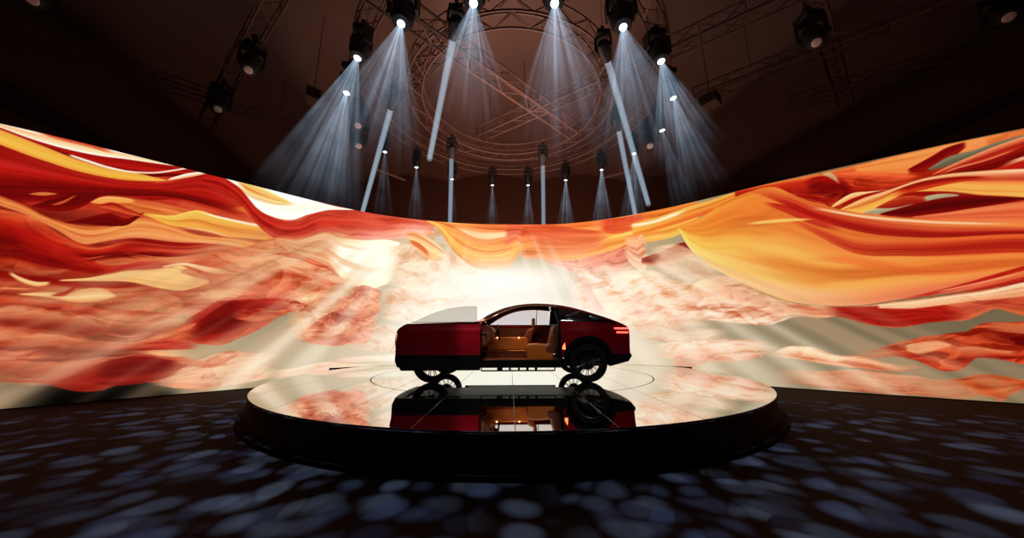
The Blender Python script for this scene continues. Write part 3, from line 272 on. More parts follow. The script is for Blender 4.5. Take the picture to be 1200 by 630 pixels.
class MB:
    """collects shapes in one bmesh"""
    def __init__(s): s.bm = bmesh.new()
    def box(s, c, d, rot=None, bev=0):
        r = bmesh.ops.create_cube(s.bm, size=1); vs = r['verts']
        bmesh.ops.scale(s.bm, vec=d, verts=vs)
        if bev:
            es = list({e for v in vs for e in v.link_edges})
            g = bmesh.ops.bevel(s.bm, geom=es, offset=bev, segments=3, profile=.6, affect='EDGES')
            vs = list({v for f in g['faces'] for v in f.verts} | {v for v in vs if v.is_valid})
            # take the whole island
            seen = set(vs); st = list(vs)
            while st:
                v = st.pop()
                for e in v.link_edges:
                    w = e.other_vert(v)
                    if w not in seen: seen.add(w); st.append(w)
            vs = list(seen)
        if rot is not None: bmesh.ops.rotate(s.bm, cent=(0, 0, 0), matrix=rot, verts=vs)
        bmesh.ops.translate(s.bm, vec=c, verts=vs)
        return s
    def tube(s, a, b, r, n=8, r2=None, caps=True):
        a = V(a); b = V(b); d = b-a; L = d.length
        if L < 1e-6: return s
        g = bmesh.ops.create_cone(s.bm, cap_ends=caps, segments=n, radius1=r, radius2=r if r2 is None else r2, depth=L)
        q = V((0, 0, 1)).rotation_difference(d.normalized()).to_matrix()
        bmesh.ops.rotate(s.bm, cent=(0, 0, 0), matrix=q, verts=g['verts'])
        bmesh.ops.translate(s.bm, vec=(a+b)/2, verts=g['verts'])
        return s
    def path(s, pts, r, n=8, closed=False):
        pts = [V(p) for p in pts]; N = len(pts); rings = []
        up = V((0, 0, 1))
        for i, p in enumerate(pts):
            if closed: t = pts[(i+1) % N]-pts[i-1]
            else: t = pts[min(i+1, N-1)]-pts[max(i-1, 0)]
            t.normalize()
            u = t.cross(up)
            if u.length < 1e-3: u = t.cross(V((0, 1, 0)))
            u.normalize(); w = t.cross(u)
            rings.append([s.bm.verts.new(p+u*r*math.cos(k*2*PI/n)+w*r*math.sin(k*2*PI/n)) for k in range(n)])
        for i in range(N if closed else N-1):
            A = rings[i]; B = rings[(i+1) % N]
            for k in range(n): s.bm.faces.new((A[k], A[(k+1) % n], B[(k+1) % n], B[k]))
        if not closed:
            s.bm.faces.new(rings[0][::-1]); s.bm.faces.new(rings[-1])
        return s
    def lathe(s, prof, n=48, axis='Z', c=(0, 0, 0), close=False):
        """prof: (radius, height) pairs; axis Z or Y"""
        rings = []
        for r, h in prof:
            ring = []
            for k in range(n):
                a = k*2*PI/n
                p = (r*math.cos(a), r*math.sin(a), h) if axis == 'Z' else (r*math.cos(a), h, r*math.sin(a))
                ring.append(s.bm.verts.new((p[0]+c[0], p[1]+c[1], p[2]+c[2])))
            rings.append(ring)
        m = len(rings)
        for i in range(m if close else m-1):
            A = rings[i]; B = rings[(i+1) % m]
            for k in range(n): s.bm.faces.new((A[k], A[(k+1) % n], B[(k+1) % n], B[k]))
        if not close:
            if prof[0][0] > 1e-4: s.bm.faces.new(rings[0][::-1])
            if prof[-1][0] > 1e-4: s.bm.faces.new(rings[-1])
        return s
    def prism(s, pts, a, b, plane='XZ'):
        """polygon in the plane, extruded between a and b on the other axis"""
        def P(u, v, w): return (u, w, v) if plane == 'XZ' else ((w, u, v) if plane == 'YZ' else (u, v, w))
        A = [s.bm.verts.new(P(u, v, a)) for u, v in pts]; B = [s.bm.verts.new(P(u, v, b)) for u, v in pts]
        s.bm.faces.new(A); s.bm.faces.new(B[::-1]); n = len(pts)
        for i in range(n): s.bm.faces.new((A[i], B[i], B[(i+1) % n], A[(i+1) % n]))
        return s
    def build(s, name, mat, parent=None, smooth=False, bevel=0, loc=None, angle=35):
        bmesh.ops.remove_doubles(s.bm, verts=s.bm.verts, dist=1e-5)
        bmesh.ops.recalc_face_normals(s.bm, faces=s.bm.faces)
        me = bpy.data.meshes.new(name); s.bm.to_mesh(me); s.bm.free()
        me.materials.append(mat)
        if smooth:
            for p in me.polygons: p.use_smooth = True
            try: me.set_sharp_from_angle(angle=math.radians(angle))
            except Exception: pass
        o = bpy.data.objects.new(name, me)
        if loc: o.location = loc
        link(o, parent)
        if bevel:
            m = o.modifiers.new('Bevel', 'BEVEL'); m.width = bevel; m.segments = 2; m.limit_method = 'ANGLE'; m.angle_limit = math.radians(40)
        return o

def mesh_from(name, vs, fs, mat, parent=None, smooth=True):
    me = bpy.data.meshes.new(name); me.from_pydata([tuple(v) for v in vs], [], fs); me.materials.append(mat)
    me.update()
    if smooth:
        for p in me.polygons: p.use_smooth = True
    o = bpy.data.objects.new(name, me); return link(o, parent)

# ---------------------------------------------------------------- materials
def mat(name, color=(.5, .5, .5), rough=.5, metal=0, emis=None, es=0, coat=0, spec=.5, bump=0, bscale=60, var=0, trans=0, alpha=1):
    m = bpy.data.materials.new(name); m.use_nodes = True; nt = m.node_tree; N = nt.nodes
    b = N['Principled BSDF']
    b.inputs['Base Color'].default_value = (*color, 1); b.inputs['Roughness'].default_value = rough; b.inputs['Metallic'].default_value = metal
    b.inputs['Specular IOR Level'].default_value = spec; b.inputs['Coat Weight'].default_value = coat; b.inputs['Coat Roughness'].default_value = .04
    b.inputs['Transmission Weight'].default_value = trans; b.inputs['Alpha'].default_value = alpha
    if emis: b.inputs['Emission Color'].default_value = (*emis, 1); b.inputs['Emission Strength'].default_value = es
    tc = N.new('ShaderNodeTexCoord'); nz = N.new('ShaderNodeTexNoise'); nz.inputs['Scale'].default_value = bscale; nz.inputs['Detail'].default_value = 3
    nt.links.new(tc.outputs['Object'], nz.inputs['Vector'])
    mr = N.new('ShaderNodeMapRange'); mr.inputs['To Min'].default_value = max(rough-.06-var*.2, 0.0); mr.inputs['To Max'].default_value = min(rough+.04+var*.2, 1)
    if rough > .06:
        nt.links.new(nz.outputs['Fac'], mr.inputs['Value']); nt.links.new(mr.outputs['Result'], b.inputs['Roughness'])
    if var:
        mx = N.new('ShaderNodeMix'); mx.data_type = 'RGBA'
        mx.inputs['A'].default_value = (*[c*(1-var) for c in color], 1); mx.inputs['B'].default_value = (*[min(c*(1+var), 1) for c in color], 1)
        nt.links.new(nz.outputs['Fac'], mx.inputs['Factor']); nt.links.new(mx.outputs['Result'], b.inputs['Base Color'])
    if bump:
        bp = N.new('ShaderNodeBump'); bp.inputs['Strength'].default_value = bump; bp.inputs['Distance'].default_value = .01
        nt.links.new(nz.outputs['Fac'], bp.inputs['Height']); nt.links.new(bp.outputs['Normal'], b.inputs['Normal'])
    return m

M = {}
M['paint'] = mat('red_car_paint', (.24, .003, .010), .22, .35, coat=1.0, bscale=400, var=.12)
M['clad'] = mat('black_cladding', (.002, .0018, .002), .5, 0, spec=.12)
M['glossblack'] = mat('gloss_black', (.004, .004, .005), .08, 0, coat=1)
M['rubber'] = mat('tyre_rubber', (.004, .004, .004), .85, bump=.2, spec=.15)
M['rim'] = mat('dark_alloy', (.03, .03, .032), .3, .9)
M['disc'] = mat('brake_steel', (.12, .12, .12), .35, .9)
M['leather'] = mat('tan_leather', (.55, .15, .012), .42, bump=.25, bscale=90, var=.15)
M['leather_dk'] = mat('cognac_leather', (.16, .035, .008), .5, bump=.25, bscale=90, var=.15)
M['gold'] = mat('brass_trim', (.6, .28, .07), .25, .9)
M['rail'] = mat('orange_lit_rail', (.20, .06, .02), .35, .5, coat=.3, bscale=5)  # orange light falling on the roof rail is put into its base colour
M['cabin'] = mat('cabin_dark', (.02, .010, .008), .6)
M['tail'] = mat('red_lamp', (.5, .01, .01), .3, emis=(1, .06, .04), es=5)
M['amber'] = mat('amber_lamp', (.6, .1, .03), .3, emis=(1, .22, .08), es=2.2)
M['head'] = mat('front_lamp', (.5, .3, .25), .3, emis=(1, .45, .35), es=.8)
M['dot'] = mat('warm_led', (1, .6, .3), .3, emis=(1, .62, .25), es=8)
M['truss'] = mat('dark_bronze_truss', (.14, .07, .055), .5, .3)
M['body_blk'] = mat('fixture_black', (.008, .007, .007), .55, bump=.1)
M['lens'] = mat('lens_lit', (1, 1, 1), .3, emis=(.82, .93, 1), es=5)
M['lens_soft'] = mat('lens_soft', (1, 1, 1), .3, emis=(.85, .95, 1), es=2.2)
M['lens_off'] = mat('lens_dark', (.85, .68, .62), .4, .1)
M['panel_blk'] = mat('led_cabinet_back', (.01, .008, .008), .7)
M['stage_side'] = mat('stage_side_vinyl', (.045, .022, .018), .8, bump=.05, bscale=20, spec=.15)
M['stage_base'] = mat('stage_base_black', (.003, .002, .002), .95, spec=.05)
M['groove'] = mat('groove_black', (.01, .008, .008), .5)

def glass(name, tint, op, rough=.02):
    m = bpy.data.materials.new(name); m.use_nodes = True; nt = m.node_tree; N = nt.nodes
    for n in list(N):
        if n.type != 'OUTPUT_MATERIAL': N.remove(n)
    out = [n for n in N if n.type == 'OUTPUT_MATERIAL'][0]
    t = N.new('ShaderNodeBsdfTransparent'); t.inputs[0].default_value = (*tint, 1)
    g = N.new('ShaderNodeBsdfGlossy'); g.inputs['Roughness'].default_value = rough; g.inputs['Color'].default_value = (.9, .9, .9, 1)
    fr = N.new('ShaderNodeFresnel'); fr.inputs[0].default_value = 1.35
    mx = N.new('ShaderNodeMixShader'); nt.links.new(fr.outputs[0], mx.inputs[0]); nt.links.new(t.outputs[0], mx.inputs[1]); nt.links.new(g.outputs[0], mx.inputs[2])
    nt.links.new(mx.outputs[0], out.inputs[0])
    return m
M['glass'] = glass('clear_tinted_glass', (.80, .78, .76), 1)
M['glass_far'] = glass('far_glass', (.84, .80, .80), 1)
M['glass_dark'] = glass('smoked_glass', (.10, .06, .06), 1)

# LED film material: colour attribute x emission
def led_mat():
    m = bpy.data.materials.new('led_film'); m.use_nodes = True; nt = m.node_tree; N = nt.nodes
    for n in list(N):
        if n.type != 'OUTPUT_MATERIAL': N.remove(n)
    out = [n for n in N if n.type == 'OUTPUT_MATERIAL'][0]
    a = N.new('ShaderNodeAttribute'); a.attribute_name = 'film'
    e = N.new('ShaderNodeEmission'); e.inputs['Strength'].default_value = 1.0
    g = N.new('ShaderNodeBsdfDiffuse'); g.inputs[0].default_value = (.02, .02, .02, 1)
    ad = N.new('ShaderNodeAddShader')
    nt.links.new(a.outputs['Color'], e.inputs['Color']); nt.links.new(e.outputs[0], ad.inputs[0]); nt.links.new(g.outputs[0], ad.inputs[1])
    nt.links.new(ad.outputs[0], out.inputs[0])
    return m

# mirror stage top with hairline panel seams (1.03 m grid)
def mirror_mat():
    m = bpy.data.materials.new('mirror_stage_top'); m.use_nodes = True; nt = m.node_tree; N = nt.nodes; L = nt.links
    b = N['Principled BSDF']; b.inputs['Metallic'].default_value = 1; b.inputs['Roughness'].default_value = .018
    tc = N.new('ShaderNodeTexCoord'); sp = N.new('ShaderNodeSeparateXYZ'); L.new(tc.outputs['Object'], sp.inputs[0])
    def line(sock, per, wd, off):
        a = N.new('ShaderNodeMath'); a.operation = 'ADD'; a.inputs[1].default_value = off; L.new(sock, a.inputs[0])
        d = N.new('ShaderNodeMath'); d.operation = 'PINGPONG'; d.inputs[1].default_value = per/2; L.new(a.outputs[0], d.inputs[0])
        c = N.new('ShaderNodeMath'); c.operation = 'LESS_THAN'; c.inputs[1].default_value = wd; L.new(d.outputs[0], c.inputs[0]); return c
    lx = line(sp.outputs[0], 1.03, .0045, 0.0)
    mx = lx
    nz = N.new('ShaderNodeTexNoise'); nz.inputs['Scale'].default_value = 3; L.new(tc.outputs['Object'], nz.inputs['Vector'])
    cr = N.new('ShaderNodeMix'); cr.data_type = 'RGBA'; cr.inputs['A'].default_value = (.80, .79, .76, 1); cr.inputs['B'].default_value = (.86, .85, .83, 1); L.new(nz.outputs[0], cr.inputs['Factor'])
    # seam: matt filler strip
    r = N.new('ShaderNodeMapRange'); r.inputs['To Min'].default_value = .018; r.inputs['To Max'].default_value = .55; L.new(mx.outputs[0], r.inputs['Value']); L.new(r.outputs[0], b.inputs['Roughness'])
    c2 = N.new('ShaderNodeMix'); c2.data_type = 'RGBA'; L.new(cr.outputs['Result'], c2.inputs['A']); c2.inputs['B'].default_value = (.16, .15, .14, 1); L.new(mx.outputs[0], c2.inputs['Factor'])
    L.new(c2.outputs['Result'], b.inputs['Base Color'])
    return m

def carpet_mat():
    m = mat('dark_carpet', (.030, .021, .021), .95, bump=.6, bscale=180, var=.35, spec=.1); return m

# =====================================================================
# the room
# =====================================================================
def slab(name, x0, x1, y0, y1, z0, z1, m):
    return tag(MB().box(((x0+x1)/2, (y0+y1)/2, (z0+z1)/2), (x1-x0, y1-y0, z1-z0)).build(name, m), kind='structure')
M['wall'] = mat('dark_wall', (.16, .07, .05), .9, var=.15, bscale=.4)
M['ceil'] = mat('tented_ceiling', (.22, .13, .105), .9, var=.25, bscale=.5)
slab('floor', -22, 22, -7, 19, -.2, 0, carpet_mat())
slab('wall_back', -22, 22, 18.8, 19, 0, 11.5, M['wall'])
slab('wall_left', -22.2, -22, -7, 19, 0, 11.5, M['wall'])
slab('wall_right', 22, 22.2, -7, 19, 0, 11.5, M['wall'])
slab('wall_front', -22, 22, -7.2, -7, 0, 11.5, M['wall'])
# stretched fabric ceiling: bays pitched between seams
E1 = V((.77, .63, 0)).normalized(); E2 = V((.79, -.61, 0)).normalized()
nx, ny = 88, 52; vs = []; fs = []
for j in range(ny+1):
    for i in range(nx+1):
        x = -22+44*i/nx; y = -7+26*j/ny
        u = abs(((x+y*.2)/5.5) % 1-.5)*2; vs.append((x, y, 10.6+.55*(1-u*u)))
for j in range(ny):
    for i in range(nx):
        a = j*(nx+1)+i; fs.append((a, a+1, a+nx+2, a+nx+1))
ce = mesh_from('ceiling', vs, fs, M['ceil']); tag(ce, kind='structure')
so = ce.modifiers.new('Solidify', 'SOLIDIFY'); so.thickness = .05; so.offset = 1

# =====================================================================
# LED wall
# =====================================================================
XE = np.array([-19., -16, -13, -10, -7.5, -5, -2.5, 0, 2.5, 5, 7.5, 10, 13, 16, 19])
PE = np.array([.6, 2.4, 4.182, 6.016, 8.349, 10.578, 11.605, 11.892, 11.718, 10.462, 8.329, 6.447, 4.632, 2.9, 1.2])
def plan(x): return hermite(XE, PE, x)
SH = 5.489; HP = .402; STC = (.049, 8.603); STR = 5.219; TR = 3.27
NXC, NZC = 1400, 370
aa = np.linspace(-1.22, 1.22, NXC)                                   # columns evenly spread by bearing from the auditorium
xs_ = np.linspace(-18, 18, 6001); bz = np.arctan2(xs_, plan(xs_)-.6)
cx_ = np.interp(aa, bz, xs_)
zb_ = np.where(np.abs(cx_) < 5.42, HP+.004, .02)                      # the middle bay stands on the stage deck
tz = np.linspace(0, 1, NZC)
XX = np.repeat(cx_[None, :], NZC, 0); ZZ = zb_[None, :]+(SH-zb_[None, :])*tz[:, None]
YY = plan(XX)
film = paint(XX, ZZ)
nvt = NXC*NZC
co = np.stack([XX, YY, ZZ], -1).reshape(-1, 3).astype(np.float32)
ii = np.arange((NZC-1)*(NXC-1)); r_ = ii//(NXC-1); c_ = ii % (NXC-1); base = r_*NXC+c_
quads = np.stack([base, base+1, base+NXC+1, base+NXC], -1).astype(np.int32)
me = bpy.data.meshes.new('led_screen'); me.vertices.add(nvt); me.vertices.foreach_set('co', co.ravel())
nf = len(quads); me.loops.add(nf*4); me.loops.foreach_set('vertex_index', quads.ravel())
me.polygons.add(nf); me.polygons.foreach_set('loop_start', np.arange(0, nf*4, 4, dtype=np.int32))
try: me.polygons.foreach_set('loop_total', np.full(nf, 4, dtype=np.int32))
except Exception: pass
me.update(calc_edges=True)
at = me.attributes.new('film', 'FLOAT_COLOR', 'POINT')
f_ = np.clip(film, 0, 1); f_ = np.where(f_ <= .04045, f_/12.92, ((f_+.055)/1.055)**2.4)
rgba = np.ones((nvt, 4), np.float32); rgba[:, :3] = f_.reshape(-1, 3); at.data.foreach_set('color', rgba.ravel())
me.materials.append(led_mat())
screen = link(bpy.data.objects.new('led_screen', me))
tag(screen, 'huge curved LED wall playing billowing red, orange and cream silk', 'screen')
# cabinets behind the picture
def wall_strip(name, x0, x1, off0, off1, z0, z1, m, parent):
    vs = []; fs = []; n = 90
    for i in range(n+1):
        x = x0+(x1-x0)*i/n; y = float(plan(np.array([x]))[0]); d = (float(plan(np.array([x+.05]))[0])-y)/.05; nl = V((-d, 1)).normalized()
        for o_ in (off0, off1):
            for z in (z0, z1): vs.append((x+nl.x*o_, y+nl.y*o_, z))
    for i in range(n):
        a = i*4; b = a+4
        for p, q in ((0, 1), (1, 3), (3, 2), (2, 0)): fs.append((a+p, a+q, b+q, b+p))
    fs.append((0, 1, 3, 2)); k = n*4; fs.append((k, k+2, k+3, k+1))
    return mesh_from(name, vs, fs, m, parent, smooth=False)
wall_strip('cabinet_back', -17.5, -5.45, .02, .14, .005, SH+.004, M['panel_blk'], screen)
wall_strip('cabinet_back', 5.45, 17.5, .02, .14, .005, SH+.004, M['panel_blk'], screen)
wall_strip('cabinet_back', -5.44, 5.44, .02, .14, HP+.006, SH+.004, M['panel_blk'], screen)

# =====================================================================
# round stage
# =====================================================================
stage = empty('round_stage', (STC[0], STC[1], 0))
tag(stage, 'low round black stage with mirror polished top under the red car', 'stage')
MB().lathe([(STR+.10, .003), (STR+.10, .05), (STR+.02, .06), (STR-.1, .06)], 160).build('plinth', M['stage_base'], stage)
MB().lathe([(STR-.02, .062), (STR-.008, HP-.02), (STR, HP-.016), (STR, HP-.006), (STR-.006, HP-.002)], 160).build('fascia', M['stage_side'], stage, smooth=True)
MB().lathe([(STR-.008, HP-.03), (STR-.008, HP), (TR+.012, HP), (TR+.012, HP-.03)], 160, close=True).build('outer_deck', mirror_mat(), stage)
MB().lathe([(TR+.011, HP-.03), (TR+.011, HP-.012), (TR-.011, HP-.012), (TR-.011, HP-.03)], 160, close=True).build('groove', M['groove'], stage)
MB().lathe([(TR-.012, HP-.03), (TR-.012, HP), ], 160).build('turntable', mirror_mat(), stage)

# =====================================================================
# car
# =====================================================================
car = empty('coupe_car', (.014, 7.74, HP+.0015))
tag(car, 'low deep red fastback coupe with its near door slid forward and open', 'car')
WX = (-1.585, 1.56)
def hw(x, z):
    """half width of the body at station x, height z"""
    w = .965
    if x < -1.5: t = (-1.5-x)/.9; w -= .16*t**2.6
    if x > 1.5: t = (x-1.5)/.97; w -= .17*t**2.2
    if z < .75: w -= .045*((.75-z)/.45)**2
    elif z < 1.2: w -= .050*((z-.75)/.45)**2
    else: w -= .050+.30*((z-1.2)/.36)**1.15
    w += .007*math.exp(-((z-1.0)/.045)**2)
    if x > 1.15: w += .022*math.exp(-((x-1.6)/.35)**2-((z-.9)/.2)**2)
    if x < -1.1: w += .02*math.exp(-((x+1.55)/.35)**2-((z-.9)/.2)**2)
    return w
def smooth_line(pts, n=12, loop=False):
    """catmull-rom through pts"""
    P = [V(p) for p in pts]; out = []
    for i in range(len(P)-1):
        p0 = P[max(i-1, 0)]; p1 = P[i]; p2 = P[i+1]; p3 = P[min(i+2, len(P)-1)]
        for k in range(n):
            t = k/n
            q = .5*((2*p1)+(p2-p0)*t+(2*p0-5*p1+4*p2-p3)*t*t+(3*p1-p0-3*p2+p3)*t**3); out.append(tuple(q))
    out.append(tuple(P[-1])); return out
def pip(x, z, poly):
    c = False; j = len(poly)-1
    for i in range(len(poly)):
        xi, zi = poly[i]; xj, zj = poly[j]
        if (zi > z) != (zj > z) and x < (xj-xi)*(z-zi)/(zj-zi)+xi: c = not c
        j = i
    return c
def dens(poly, d=.06):
    o = []
    for i, p in enumerate(poly):
        q = poly[(i+1) % len(poly)]; L = math.hypot(q[0]-p[0], q[1]-p[1]); n = max(1, int(L/d))
        for k in range(n): o.append((p[0]+(q[0]-p[0])*k/n, p[1]+(q[1]-p[1])*k/n))
    return o
def panel(name, poly, holes, side, m, parent, off=0., thick=.02, step=.06, wf=hw, smooth=True):
    """sheet-metal panel: outline in side view, pushed out to the body surface"""
    loops = [dens(poly)]+[dens(h) for h in holes]
    pts = []; ed = []
    for lp in loops:
        b = len(pts); pts += [V(p) for p in lp]; ed += [(b+i, b+(i+1) % len(lp)) for i in range(len(lp))]
    xs = [p[0] for p in poly]; zs = [p[1] for p in poly]
    x = min(xs)+step*.5; kk = 0
    while x < max(xs):
        z = min(zs)+step*(.5 if kk % 2 else .25)
        while z < max(zs):
            if pip(x, z, poly) and not any(pip(x, z, h) for h in holes):
                if min(math.hypot(p.x-x, p.y-z) for p in pts[:sum(len(l) for l in loops)]) > step*.45: pts.append(V((x, z)))
            z += step
        x += step*.9; kk += 1
    v2, e2, f2, *_ = delaunay_2d_cdt(pts, ed, [], 0, 1e-5)
    tri = []
    for f in f2:
        cx = sum(v2[i].x for i in f)/3; cz = sum(v2[i].y for i in f)/3
        if pip(cx, cz, poly) and not any(pip(cx, cz, h) for h in holes):
            a, b, c = (v2[i] for i in f)
            if abs((b.x-a.x)*(c.y-a.y)-(c.x-a.x)*(b.y-a.y)) > 1e-9: tri.append(f)
    used = sorted({i for f in tri for i in f}); rm = {i: k for k, i in enumerate(used)}; n = len(used)
    vs = []; nr = []; e = .004
    for i in used:
        x, z = v2[i].x, v2[i].y; gx = (wf(x+e, z)-wf(x-e, z))/(2*e); gz = (wf(x, z+e)-wf(x, z-e))/(2*e)
        vs.append((x, side*(wf(x, z)+off), z)); nr.append(V((-gx, side, -gz)).normalized())
    vs += [(x, y-side*thick, z) for x, y, z in vs[:n]]; nr += [-q for q in nr[:n]]
    fs = []; cnt = {}
    for f in tri:
        a, b, c = (rm[i] for i in f)
        q = (V(vs[b])-V(vs[a])).cross(V(vs[c])-V(vs[a]))
        if q.y*side < 0: b, c = c, b
        fs.append((a, b, c)); fs.append((n+a, n+c, n+b))
        for p, r in ((a, b), (b, c), (c, a)): cnt[(p, r)] = 1
    for (p, r) in [k for k in cnt if (k[1], k[0]) not in cnt]:
        k = len(vs); vs += [vs[p], vs[r], vs[n+r], vs[n+p]]; nr += [V((0, 0, 0))]*4; fs.append((k+1, k, k+3, k+2))
    o = mesh_from(name, vs, fs, m, parent, smooth)
    try: o.data.normals_split_custom_set_from_vertices([tuple(q) for q in nr])
    except Exception: pass
    return o
def arc(cx, cz, r, a0, a1, n=24): return [(cx+r*math.cos(a0+(a1-a0)*k/n), cz+r*math.sin(a0+(a1-a0)*k/n)) for k in range(n+1)]

# silhouette top line (rail / shoulder), front to back
TOP = smooth_line([(-2.34, .62), (-2.375, .80), (-2.355, 1.0), (-2.24, 1.105), (-1.9, 1.145), (-1.2, 1.175), (-.72, 1.195), (-.46, 1.34), (-.17, 1.475), (.15, 1.56), (.55, 1.595), (.99, 1.565),
                   (1.36, 1.49), (1.80, 1.345), (2.16, 1.215), (2.38, 1.125), (2.455, 1.05), (2.465, .90), (2.45, .70), (2.45, .54)], 8)
def zt(x, lo=False):
    return None
SILL = .29
AR = .45
def side_top(x0, x1):
    return [p for p in TOP if x0 <= p[0] <= x1 and p[1] > 1.1]
front_arch = arc(WX[0], .38, AR, PI-.05, .05); rear_arch = arc(WX[1], .38, AR, PI-.05, .05)
RZ = .545                                                            # red above, black cladding below
def cut(cx, z): return math.sqrt(AR**2-(z-.38)**2)
rc = .53                                                             # cladding lip radius round the arches
def lip(z): return math.sqrt(rc**2-(z-.38)**2)
a_l = math.asin((RZ-.38)/rc)
def fender_arch(cx): return arc(cx, .38, rc, PI-a_l, a_l, 22)
# -- front fenders, both sides
for sd in (-1, 1):
    nose = [p for p in TOP if p[0] < -.7]
    nose = [(-2.33, RZ)]+[p for p in nose if p[1] > RZ]
    poly = nose+[(-.60, 1.198), (-.585, RZ)]+fender_arch(WX[0])[::-1]
    panel('front_fender', poly, [], sd, M['paint'], car, thick=.025)
# -- rear quarters
tailpts = [p for p in TOP if p[0] > 2.33]
belt = [(1.02, 1.195), (1.5, 1.19), (1.95, 1.175), (2.25, 1.155)]
for sd in (-1, 1):
    poly = [(1.02, RZ-.1), (1.02, 1.195), (1.5, 1.19), (1.95, 1.172), (2.2, 1.155)]+[p for p in tailpts if p[1] < 1.16 and p[1] > RZ]+[(2.45, RZ)]+fender_arch(WX[1])[::-1][0:]+[(1.03, RZ-.1)]
    panel('rear_quarter', poly, [], sd, M['paint'], car, thick=.025)
    # red sail running from the roof down to the tail
    up = [p for p in TOP if 1.0 <= p[0] <= 2.36 and p[1] > 1.1]
    lo = [(2.2, 1.157), (1.98, 1.24), (1.7, 1.335), (1.36, 1.435), (1.0, 1.51)]
    panel('roof_sail', up+lo, [], sd, M['paint'], car, thick=.02, off=.004)
    poly = [(1.0, 1.51), (1.36, 1.435), (1.7, 1.335), (1.98, 1.24), (2.19, 1.16), (1.95, 1.173), (1.5, 1.19), (1.0, 1.197)]
    panel('quarter_window', poly, [], sd, M['glossblack'], car, thick=.02, off=-.004)
    # roof rail: A pillar to C pillar
    up = [p for p in TOP if -.73 <= p[0] <= 1.02 and p[1] > 1.19]
    e_ = .035 if sd > 0 else .018
    lo = smooth_line([(1.0, 1.50+e_), (.6, 1.535+e_*.8), (.2, 1.505+e_*.8), (-.12, 1.405+e_), (-.38, 1.275+e_), (-.56, 1.197)], 6)
    panel('roof_rail', up+lo, [], sd, M['rail'], car, thick=.05, off=0)
    MB().path([(x, sd*(hw(x, z)-.012), z+.002) for x, z in lo[::-1]], .014, 8).build('window_seal', M['rail'], car, smooth=True)
    # cladding: front corner, sill, rear corner, arch lips
    panel('arch_cladding', arc(WX[0], .38, rc+.001, PI-a_l, a_l)+arc(WX[0], .38, AR, .20, PI-.20), [], sd, M['clad'], car, thick=.03, off=.006)
    panel('arch_cladding', arc(WX[1], .38, rc+.001, PI-a_l, a_l)+arc(WX[1], .38, AR, .20, PI-.20), [], sd, M['clad'], car, thick=.03, off=.006)
    panel('front_cladding', [(-2.33, RZ), (-2.35, .42), (-2.30, .30), (WX[0]-AR-.005, .30)]+arc(WX[0], .38, AR, PI-.05, PI-.32, 6)+[(WX[0]-lip(RZ), RZ)], [], sd, M['clad'], car, thick=.03, off=.002)
    panel('rear_cladding', [(2.45, RZ), (2.475, .50), (2.40, .405), (1.99, .31), (WX[1]+AR-.01, .33)]+arc(WX[1], .38, AR, .05, .33, 6)+[(WX[1]+lip(RZ), RZ)], [], sd, M['clad'], car, thick=.03, off=.004)
    panel('sill', [(WX[0]+AR, .285), (WX[0]+AR-.02, .45), (WX[0]+lip(.45)+.01, .455), (-.585, .455), (-.585, .43), (1.02, .43), (1.02, .455), (WX[1]-lip(.45), .455), (WX[1]-AR+.02, .45), (WX[1]-AR, .285)], [], sd, M['clad'], car, thick=.06, off=.004)
    panel('sill', [(WX[0]+lip(RZ), RZ), (WX[0]+lip(.45)+.012, .452), (-.585, .452), (-.585, RZ)], [], sd, M['clad'], car, thick=.03, off=.002)
# -- B pillar on the near side and far door
panel('b_pillar', [(.955, .43), (.955, .9), (.965, 1.2), (.93, 1.36), (.95, 1.51), (1.03, 1.52), (1.03, .43)], [], -1, M['clad'], car, thick=.07, off=-.004)
panel('far_door', [(-.585, .455), (-.585, 1.198), (1.02, 1.196), (1.02, .455)], [], 1, M['paint'], car, thick=.05, off=.001)
win_far = smooth_line([(-.54, 1.20), (-.38, 1.30), (-.12, 1.43), (.22, 1.53), (.6, 1.555), (.97, 1.525)], 6)+[(1.0, 1.2)]
panel('far_window', win_far, [], 1, M['glass_far'], car, thick=.005, off=-.03)
panel('window_divider', [(.655, 1.2), (.655, 1.56), (.672, 1.56), (.672, 1.2)], [], 1, M['clad'], car, thick=.02, off=-.02)

# -- skins running across the car
def skin(name, i0, i1, m, crown, s0=-1., s1=1., n=20, sink=0, push=0):
    vs = []; fs = []; P = TOP[i0:i1+1]
    for k, (x, z) in enumerate(P):
        j = i0+k; a = TOP[max(j-1, 0)]; b = TOP[min(j+1, len(TOP)-1)]; t = V((b[0]-a[0], b[1]-a[1])).normalized(); nrm = V((-t.y, t.x))
        w = hw(x, z)
        for q in range(n+1):
            s = s0+(s1-s0)*q/n; c = crown*(1-abs(s)**2.4)-sink+push
            vs.append((x+nrm.x*c, s*(w-.002), z+nrm.y*c))
    for k in range(len(P)-1):
        for q in range(n): a = k*(n+1)+q; fs.append((a, a+1, a+n+2, a+n+1))
    o = mesh_from(name, vs, fs, m, car)
    sd = o.modifiers.new('Solidify', 'SOLIDIFY'); sd.thickness = .02; sd.offset = 1
    return o
def idx(x, after=0):
    return min(range(after, len(TOP)), key=lambda i: abs(TOP[i][0]-x)+(9 if (TOP[i][1] < 1.1) else 0))
iA = idx(-2.24); iB = idx(-.72); iC = idx(-.05); iD = idx(1.1); iE = idx(2.05); iF = idx(2.38)
skin('front_fascia', 0, iA, M['paint'], .07)
skin('hood', iA, iB, M['paint'], .035)
skin('windshield', iB, iC, M['glass_dark'], .05)
skin('roof_panel', iC, iD, M['glossblack'], .045)
skin('rear_window', iD, iE, M['glass_dark'], .045)
skin('trunk_lid', iE, iF, M['paint'], .04)
skin('rear_fascia', iF, len(TOP)-1, M['paint'], .06)
